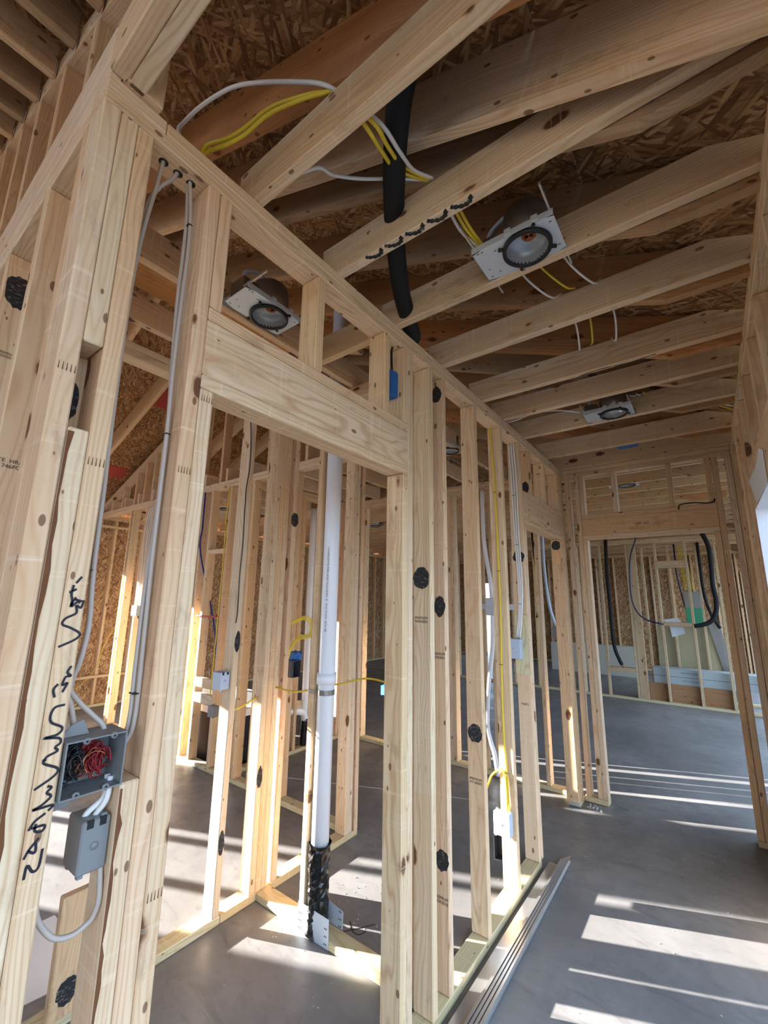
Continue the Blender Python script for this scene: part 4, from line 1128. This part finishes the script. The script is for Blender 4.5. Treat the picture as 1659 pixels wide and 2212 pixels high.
cable('blue water pipe running down beside a bathroom wall stud', [(-3.31, 2.45, 2.68), (-3.30, 2.45, 2.3), (-3.29, 2.455, 2.0), (-3.12, 2.60, 1.2), (-3.05, 2.62, 0.5), (-2.98, 2.58, 0.2), (-2.90, 2.52, 0.04)], 0.009, 'bluepipe', 'pipe', None, 'water_pipe', 10)
cable('red water pipe running down the left room wall', [(-4.28, 2.45, 2.69), (-4.26, 2.45, 2.3), (-4.28, 2.455, 1.7)], 0.014, 'redpipe', 'pipe', None, 'water_pipe', 10)
cable('short red water pipe stub crossing a bathroom wall stud', [(-3.25, 2.45, 1.375), (-3.01, 2.44, 1.374), (-2.86, 2.44, 1.382)], 0.009, 'redpipe', 'pipe', None, 'water_pipe', 10)
cable('white drain pipe standing in the plumbing wall behind the closet', [(-2.65, 3.45, 0.30), (-2.65, 3.45, 1.2), (-2.65, 3.45, 2.6)], 0.035, 'pvc', 'pipe', None, 'drain_stack', 16)
cable('white drain elbow low in the plumbing wall behind the closet', [(-2.65, 3.10, 0.42), (-2.65, 3.30, 0.40), (-2.65, 3.43, 0.36), (-2.65, 3.46, 0.28)], 0.038, 'pvc', 'pipe', None, 'drain_elbow', 14)
cable('black wrapped pipe foot under the white drain elbow', [(-2.65, 3.46, 0.30), (-2.65, 3.46, 0.15), (-2.65, 3.46, 0.0)], 0.04, 'blackwrap', 'pipe', None, 'pipe_foot', 12)

# bathtub seen through the bathroom wall: rim, and black sheets as painted shade beneath it
tb = thing('bathtub', 'white bathtub rim over black painted underside shade seen through the bathroom wall', 'bathtub', (-3.6, 2.95, 0))
V = []
outer_ = [(-4.35, 2.60), (-2.74, 2.60), (-2.74, 3.36), (-4.35, 3.36)]
inner_ = [(-4.22, 2.70), (-2.90, 2.70), (-2.86, 3.26), (-4.22, 3.26)]
flo = [(-4.05, 2.76), (-3.00, 2.76), (-3.00, 3.18), (-4.05, 3.18)]
V = [(x, y, 0.50) for x, y in outer_] + [(x, y, 0.50) for x, y in inner_] + [(x, y, 0.10) for x, y in flo] + [(x, y, 0.44) for x, y in outer_]
F = [[i, (i + 1) % 4, 4 + (i + 1) % 4, 4 + i] for i in range(4)] + [[4 + i, 4 + (i + 1) % 4, 8 + (i + 1) % 4, 8 + i] for i in range(4)] + [[8, 9, 10, 11]] + [[12 + i, 12 + (i + 1) % 4, (i + 1) % 4, i] for i in range(4)]
o = link('tub_shell', mesh('tub_shell', V, F), 'tub', None); o.parent = tb; on(tb, o)
o = bx('tub_underside_shade', -4.33, -2.76, 2.615, 2.625, 0.0, 0.44, 'black', None); o.parent = tb; on(tb, o)
o = bx('tub_underside_shade', -2.775, -2.765, 2.63, 3.34, 0.0, 0.44, 'black', None); o.parent = tb; on(tb, o)

# far room: hanging insulated lines
cable('big black foam-sleeved line looping down past the right side of the end opening', [(0.90, 8.16, 2.86), (0.93, 8.17, 2.76), (0.986, 8.2, 2.641), (1.044, 8.2, 2.435), (1.047, 8.2, 2.153), (1.035, 8.2, 1.85), (1.05, 8.2, 1.65), (1.03, 8.2, 1.46), (0.96, 8.2, 1.32), (0.85, 8.2, 1.26), (0.74, 8.2, 1.235)], 0.032, 'blackfoam', 'hose', None, 'refrigerant_line', 14)
hl = thing('refrigerant_line', 'black foam-sleeved line hanging straight with a bare copper tip', 'hose', (-0.42, 8.4, 0.5))
o = tube('foam_sleeve', [(-0.411, 8.475, 2.66), (-0.411, 8.45, 2.60), (-0.411, 8.42, 2.504), (-0.425, 8.4, 2.057), (-0.42, 8.4, 1.579), (-0.422, 8.4, 1.114), (-0.405, 8.4, 0.812), (-0.351, 8.4, 0.63), (-0.318, 8.4, 0.55)], 0.028, 'blackfoam', hl, 12); on(hl, o)
o = tube('copper_tip', [(-0.320, 8.4, 0.555), (-0.300, 8.4, 0.51)], 0.012, 'copper', hl, 10, 1); on(hl, o)
cable('dark blue hose curving across the end opening', [(0.10, 8.16, 2.86), (0.10, 8.24, 2.78), (0.072, 8.33, 2.63), (-0.028, 8.35, 2.358), (-0.07, 8.35, 2.046), (-0.076, 8.35, 1.661), (-0.022, 8.35, 1.435), (0.098, 8.35, 1.305), (0.286, 8.35, 1.247), (0.33, 8.38, 1.24)], 0.012, 'darkblue', 'hose', None, 'blue_hose', 10)
cable('black foam-sleeved line beside the electrical panel', [(0.90, 9.15, 2.60), (0.90, 9.10, 2.5), (0.90, 9.05, 2.2), (0.905, 9.05, 1.75), (0.96, 9.05, 1.42), (1.06, 9.05, 1.18)], 0.024, 'blackfoam', 'hose', None, 'refrigerant_line', 12)
cable('blue and dark hose running down left of the electrical panel', [(0.56, 9.16, 2.6), (0.56, 9.05, 2.3), (0.56, 9.0, 2.1), (0.60, 9.0, 1.7), (0.66, 9.0, 1.3)], 0.012, 'darkblue', 'hose', None, 'blue_hose', 8)
cable('black foam line hanging behind the second door opening', [(-0.94, 6.072, 2.86), (-0.94, 6.066, 2.6), (-0.92, 6.05, 2.2), (-0.88, 6.05, 1.8), (-0.88, 6.05, 1.5), (-0.93, 6.05, 1.35)], 0.022, 'blackfoam', 'hose', None, 'refrigerant_line', 12)
cable('grey water pipe seen through the second door opening', [(-0.80, 6.066, 2.86), (-0.80, 6.05, 2.5), (-0.80, 6.05, 2.0), (-0.76, 6.05, 1.5), (-0.66, 6.05, 1.1), (-0.62, 6.05, 0.6), (-0.62, 6.05, 0.0)], 0.02, 'pvcpale', 'pipe', None, 'water_pipe', 12)

# far room: stacked boards and sheets
def slab(name, label, cat, poly, z0, z1, mat, group=None):
    return tag(prism(name, poly, z1 - z0, mat, None, 'z', z0), label, cat, group)
def vsheet(name, label, cat, poly, y, th, mat, group=None):
    return tag(prism(name, poly, th, mat, None, 'y', y), label, cat, group)
fb1 = vsheet('foam_board', 'upper pale blue foam board lying on edge behind the far studs', 'foam board', [(0.10, 0.415), (1.45, 0.415), (1.45, 0.53), (0.10, 0.53)], 8.62, 0.30, 'foam', 'foam boards')
fb2 = vsheet('foam_board', 'lower pale blue foam board lying on edge behind the far studs', 'foam board', [(0.10, 0.295), (1.45, 0.295), (1.45, 0.410), (0.10, 0.410)], 8.62, 0.30, 'foam', 'foam boards')
text('board_print', 'INSULATION BOARD', 0.03, 'print', fb1, (0.62, 8.619, 0.48), X1, Z1)
text('board_print', 'INSULATION BOARD', 0.03, 'print', fb2, (0.62, 8.619, 0.36), X1, Z1)
vsheet('sheathing_board', 'olive tan wall board standing behind the far studs', 'wall board', [(0.12, 0.0), (1.20, 0.0), (0.92, 1.28), (0.16, 1.22)], 9.30, 0.013, 'olive')
vsheet('plywood_sheet', 'dark triangular plywood sheet leaning beside the tan wall board', 'plywood', [(0.90, 1.24), (1.06, 1.24), (1.16, 0.45), (1.16, 0.0), (1.12, 0.0)], 9.26, 0.02, 'can')
vsheet('electrical_panel', 'electrical panel with a green lower half behind the far studs', 'electrical panel', [(0.625, 1.77), (0.855, 1.77), (0.855, 1.24), (0.625, 1.24)], 8.98, 0.09, 'can')
ep = bpy.data.objects['electrical_panel']
bx('green_panel_half', 0.628, 0.852, 8.975, 8.981, 1.245, 1.50, 'greenpanel', ep)
vsheet('drywall_stack', 'pale drywall stack by the far outer wall seen left in the end opening', 'drywall', [(-2.2, 0.0), (-0.40, 0.0), (-0.40, 0.62), (-2.2, 0.62)], 10.95, 0.30, 'drywall')
nt = vsheet('paper_notice', 'printed paper notice hanging from the far blocking', 'paper', [(0.325, 1.30), (0.52, 1.345), (0.57, 1.26), (0.605, 1.10), (0.42, 1.03), (0.40, 1.20)], 8.575, 0.002, 'paper')

# ------------------------------------------------------------------ electrical boxes
def open_box(name, label, x0, x1, y0, y1, z0, z1, mat, face, w=0.003):
    """box with one open face; face '+x' or '-y' etc."""
    t = thing(name, label, 'electrical box', ((x0 + x1) / 2, (y0 + y1) / 2, z0))
    def p(n, *a):
        o = bx(n, *a, mat, None, 0.0008); o.parent = t; on(t, o); return o
    if face != '+z': pass
    p('box_wall', x0, x1, y0, y1, z0, z0 + w); p('box_wall', x0, x1, y0, y1, z1 - w, z1)
    if face in ('+x', '-x'):
        p('box_wall', x0, x1, y0, y0 + w, z0 + w, z1 - w); p('box_wall', x0, x1, y1 - w, y1, z0 + w, z1 - w)
        if face == '+x': p('box_back', x0, x0 + w, y0 + w, y1 - w, z0 + w, z1 - w)
        else: p('box_back', x1 - w, x1, y0 + w, y1 - w, z0 + w, z1 - w)
    else:
        p('box_wall', x0, x0 + w, y0, y1, z0 + w, z1 - w); p('box_wall', x1 - w, x1, y0, y1, z0 + w, z1 - w)
        if face == '-y': p('box_back', x0 + w, x1 - w, y1 - w, y1, z0 + w, z1 - w)
        else: p('box_back', x0 + w, x1 - w, y0, y0 + w, z0 + w, z1 - w)
    return t
jb = open_box('junction_box', 'grey multi-gang junction box full of red and black wires beside the corner post', -0.072, 0.006, 0.338, 0.444, 1.200, 1.300, 'pvcgrey', '+x')
for y, z in ((0.372, 1.296), (0.420, 1.296), (0.366, 1.204), (0.416, 1.204)):
    o = tube('screw_ear', [(-0.004, y, z), (0.005, y, z)], 0.006, 'pvcgrey', jb, 12, 1); on(jb, o)
    o = tube('screw_hole', [(0.0048, y, z), (0.0056, y, z)], 0.0025, 'black', jb, 10, 1); on(jb, o)
o = prism('nailing_flange', [(0.338, 1.302), (0.385, 1.302), (0.372, 1.330), (0.352, 1.322)], 0.003, 'pvcgrey', None, 'x', -0.03); o.parent = jb; on(jb, o)
o = prism('nailing_flange', [(0.338, 1.198), (0.385, 1.198), (0.372, 1.172), (0.345, 1.168)], 0.003, 'pvcgrey', None, 'x', -0.05); o.parent = jb; on(jb, o)
rr = random.Random(11)
def wire(m, y0, spread, r):
    z0_, z1_ = rr.uniform(1.212, 1.235), rr.uniform(1.255, 1.285)
    pts = []
    x = rr.uniform(-0.060, -0.012)
    for k in range(7):
        a = k / 6 * math.pi * rr.uniform(1.4, 1.9) + rr.uniform(-.2, .2)
        pts.append((x + rr.uniform(-.008, .008), min(max(y0 + spread * math.cos(a), 0.345), 0.437), (z0_ + z1_) / 2 + (z1_ - z0_) / 2 * math.sin(a)))
    o = tube('wire', pts, r, m, jb, 6, 5); on(jb, o)
for _ in range(20): wire('blackwire', rr.uniform(0.352, 0.372), 0.014, 0.0016)
for _ in range(18): wire('redwire', rr.uniform(0.385, 0.428), 0.010, 0.0017)
for _ in range(6): wire('copper', rr.uniform(0.372, 0.405), 0.018, 0.0009)
o = prism('red_sleeve', [(0.378, 1.262), (0.400, 1.258), (0.405, 1.288), (0.386, 1.292)], 0.004, 'redwire', None, 'x', -0.045); o.parent = jb; on(jb, o)

def closed_box(name, label, x0, x1, y0, y1, z0, z1, mat, boss=None, cat='electrical box', group=None):
    t = thing(name, label, cat, ((x0 + x1) / 2, (y0 + y1) / 2, z0), group)
    o = bx('box_body', x0, x1, y0, y1, z0, z1, mat, None, 0.003); o.parent = t; on(t, o)
    if boss == '+x':
        o = tube('knockout_boss', [(x1 - 0.001, (y0 + y1) / 2, (z0 + z1) / 2), (x1 + 0.002, (y0 + y1) / 2, (z0 + z1) / 2)], 0.007, mat, t, 14, 1); on(t, o)
        for yy in (y0 + 0.008, y1 - 0.020):
            o = bx('cable_knockout', x1 - 0.004, x1 + 0.0006, yy, yy + 0.012, z1 - 0.014, z1 + 0.0008, 'black', None, 0.0003); o.parent = t; on(t, o)
    if boss == '-y':
        o = tube('knockout_boss', [((x0 + x1) / 2, y0 + 0.001, (z0 + z1) / 2), ((x0 + x1) / 2, y0 - 0.002, (z0 + z1) / 2)], 0.007, mat, t, 14, 1); on(t, o)
    for xx in (x0 + 0.004, x1 - 0.014):
        o = bx('bottom_ear', xx, xx + 0.010, y0 + 0.004, y0 + 0.014, z0 - 0.006, z0 + 0.002, mat, None, 0.0005); o.parent = t; on(t, o)
        o = bx('top_ear', xx, xx + 0.010, y1 - 0.016, y1 - 0.006, z1 - 0.002, z1 + 0.005, mat, None, 0.0005); o.parent = t; on(t, o)
    return t
closed_box('switch_box', 'deep grey switch box below the wired junction box', -0.088, -0.018, 0.393, 0.443, 1.050, 1.142, 'pvcgrey', '+x')
closed_box('outlet_box', 'sunlit pale outlet box at the foot of the yellow cable', -0.112, -0.018, 2.505, 2.553, 0.310, 0.425, 'pvcpale', '-y')
ob2 = open_box('outlet_box', 'dark empty outlet box low behind the sunlit one', -0.155, -0.100, 2.60, 2.66, 0.135, 0.275, 'pvcdark', '-y')
closed_box('switch_box', 'pale double switch box where the three white cables end', -0.125, -0.040, 2.855, 2.903, 1.200, 1.325, 'pvcpale', '-y')
closed_box('outlet_box', 'grey outlet box on the lone closet stud', -1.195, -1.118, 1.388, 1.443, 1.088, 1.176, 'pvcpale', '+x')
closed_box('outlet_box', 'small grey outlet box low on a bathroom wall stud', -2.83, -2.74, 2.41, 2.468, 0.49, 0.585, 'pvcgrey', '-y')
open_box('outlet_box', 'dark open outlet box beside the pencilled closet stud', -1.165, -1.104, 1.872, 1.935, 1.09, 1.19, 'pvcdark', '+x')
closed_box('blue_outlet_box', 'blue outlet box under the looping yellow cables', -1.215, -1.150, 1.915, 1.985, 1.172, 1.232, 'bluebox', '+x')
closed_box('blue_outlet_box', 'blue box fixed high beside the closet door header', -0.082, -0.030, 1.385, 1.438, 2.445, 2.565, 'bluebox', '-y')
cable('black cable entering the high blue box', [(-0.05, 1.42, 2.70), (-0.045, 1.405, 2.66), (-0.04, 1.40, 2.60), (-0.04, 1.405, 2.55)], 0.005, 'blackwire')
closed_box('blue_ceiling_box', 'blue box between the last hall joists', 0.52, 0.66, 3.66, 3.76, 2.78, 2.83, 'bluebox')
closed_box('blue_ceiling_box', 'blue box between joists beyond the end wall', 0.56, 0.72, 4.22, 4.32, 2.78, 2.83, 'bluebox')
closed_box('blue_outlet_box', 'blue outlet box on a far stud behind the closet', -2.085, -2.003, 4.062, 4.12, 0.52, 0.62, 'bluebox')
closed_box('blue_outlet_box', 'dark blue box low on the right wall studs', 1.205, 1.260, 3.30, 3.36, 0.55, 0.70, 'bluebox')
closed_box('fan_speed_box', 'grey metal box seen through the second door opening', -0.72, -0.58, 5.96, 6.02, 1.10, 1.25, 'pvcgrey', '-y')
mb = thing('box_bracket', 'galvanised box bracket bridging two studs behind the left wall', 'bracket', (-0.7, 4.04, 1.5))
for n_, a_ in (('bracket_bar', (-0.845, -0.40, 4.050, 4.0535, 1.485, 1.540)), ('metal_box', (-0.775, -0.672, 4.0, 4.050, 1.43, 1.595))):
    o = bx(n_, *a_, 'galv', None); o.parent = mb; on(mb, o)
sb_ = closed_box('switch_box', 'grey switch box with an open front on the left room wall', -4.66, -4.52, 2.42, 2.468, 1.33, 1.45, 'pvcgrey')
closed_box('switch_box', 'second grey switch box on the left room wall', -4.42, -4.30, 2.42, 2.468, 1.33, 1.45, 'pvcgrey')

# ------------------------------------------------------------------ steel studs lying along the left wall
def channel(label, x0, x1, y0, y1, z, w, lip, up):
    """steel C channel lying along y; up=True: web on top, lips down; else web upright"""
    t = 0.0012
    if up: prof = [(0, 0), (0, lip), (w, lip), (w, 0), (w - t, 0), (w - t, lip - t), (t, lip - t), (t, 0)]
    else: prof = [(0, 0), (lip, 0), (lip, t), (t, t), (t, w - t), (lip, w - t), (lip, w), (0, w)]
    n = len(prof); V = []
    for yy, xs in ((y0, x0), (y1, x1)): V += [(xs + u, yy, z + v) for u, v in prof]
    F = [[i, (i + 1) % n, n + (i + 1) % n, n + i] for i in range(n)] + [list(range(n))[::-1], list(range(n, 2 * n))]
    tag(link('steel_channel', mesh('steel_channel', V, F), 'steel'), label, 'steel channel', 'steel channels on the hall floor')
channel('flat steel channel lying nearest the left wall on the hall floor', 0.036, 0.034, 0.8, 2.975, 0.0005, 0.052, 0.030, True)
for k in range(4):
    channel('thin steel channel in the bundle by the left wall, %s out from the flat one' % ('first', 'second', 'third', 'fourth')[k], 0.090 + 0.016 * k, 0.088 + 0.008 * k, 0.75 + 0.03 * k, 3.02 + 0.03 * k, 0.0005 + 0.001 * k, 0.046 - 0.006 * k, 0.012, False)

# ------------------------------------------------------------------ small things on the floor
slab('cardboard_sheet', 'pale sheet lying on the left room floor behind the corner post', 'cardboard', [(-1.80, 0.70), (-1.35, 0.62), (-1.30, 0.92), (-1.52, 1.02), (-1.80, 1.02)], 0.0005, 0.004, 'white')
bx_ = tag(tube('blue_tube', [(-1.72, 0.62, 0.0), (-1.74, 0.62, 0.14), (-1.75, 0.62, 0.28)], 0.03, 'bluepipe', None, 12), 'blue tube standing behind the corner post', 'tube')
dbv, dbf = [], []
rr = random.Random(8)
for k in range(26):
    x, y = 0.096 + rr.uniform(-.05, .05), 3.97 + rr.uniform(-.04, .04)
    a = rr.uniform(0, 6.28); l_ = rr.uniform(.008, .02)
    k0 = len(dbv)
    dbv += [(x, y, 0.001), (x + l_ * math.cos(a), y + l_ * math.sin(a), 0.001), (x + l_ * .5, y, 0.001 + rr.uniform(.006, .018))]
    dbf += [[k0, k0 + 1, k0 + 2]]
tag(link('plastic_scraps', mesh('plastic_scraps', dbv, dbf), 'white'), 'crumpled clear plastic scraps at the foot of the end wall', 'scraps', None, 'stuff')
dbv, dbf = [], []
rr = random.Random(21)
for k in range(220):
    x, y = rr.uniform(-1.0, 1.15), rr.uniform(0.6, 3.9)
    if rr.random() < 0.4: x, y = -0.6 + rr.gauss(0, .25), 1.95 + rr.gauss(0, .3)
    if -0.10 < x < 0.16 or 1.69 < y < 1.80: continue
    a = rr.uniform(0, 6.28); l_ = rr.uniform(.002, .008); w_ = l_ * .4
    k0 = len(dbv)
    ca, sa = math.cos(a), math.sin(a)
    for u, v, z in ((0, 0, 0.0003), (l_, 0, 0.0003), (l_, w_, 0.0012), (0, w_, 0.0003), (l_ * .5, w_ * .5, 0.003)):
        dbv.append((x + u * ca - v * sa, y + u * sa + v * ca, z))
    dbf += [[k0, k0 + 1, k0 + 4], [k0 + 1, k0 + 2, k0 + 4], [k0 + 2, k0 + 3, k0 + 4], [k0 + 3, k0, k0 + 4]]
tag(link('wood_chips', mesh('wood_chips', dbv, dbf), 'drywall'), 'tiny pale wood chips scattered over the concrete floor', 'debris', None, 'stuff')
st_ = bx('barcode_sticker', -0.076, -0.004, 3.9035, 3.9045, 0.004, 0.034, 'foam', A, 0.0002)
# marker tick on the floor behind the divider
V, F = [], []
for st in ([(-0.60, 1.83), (-0.55, 1.90), (-0.51, 1.96)], [(-0.62, 1.90), (-0.57, 1.86), (-0.53, 1.86), (-0.515, 1.90)]):
    P = smooth_path([(x, y, 0.0008) for x, y in st], 6)
    for i in range(len(P)):
        t_ = (P[min(i + 1, len(P) - 1)] - P[max(i - 1, 0)]).normalized()
        n_ = Vector((-t_.y, t_.x, 0)) * 0.003
        V += [P[i] + n_, P[i] - n_]
        if i: k0 = len(V); F.append([k0 - 4, k0 - 3, k0 - 1, k0 - 2])
o = link('layout_mark', mesh('layout_mark', V, F), 'marker', fl); on(fl, o)
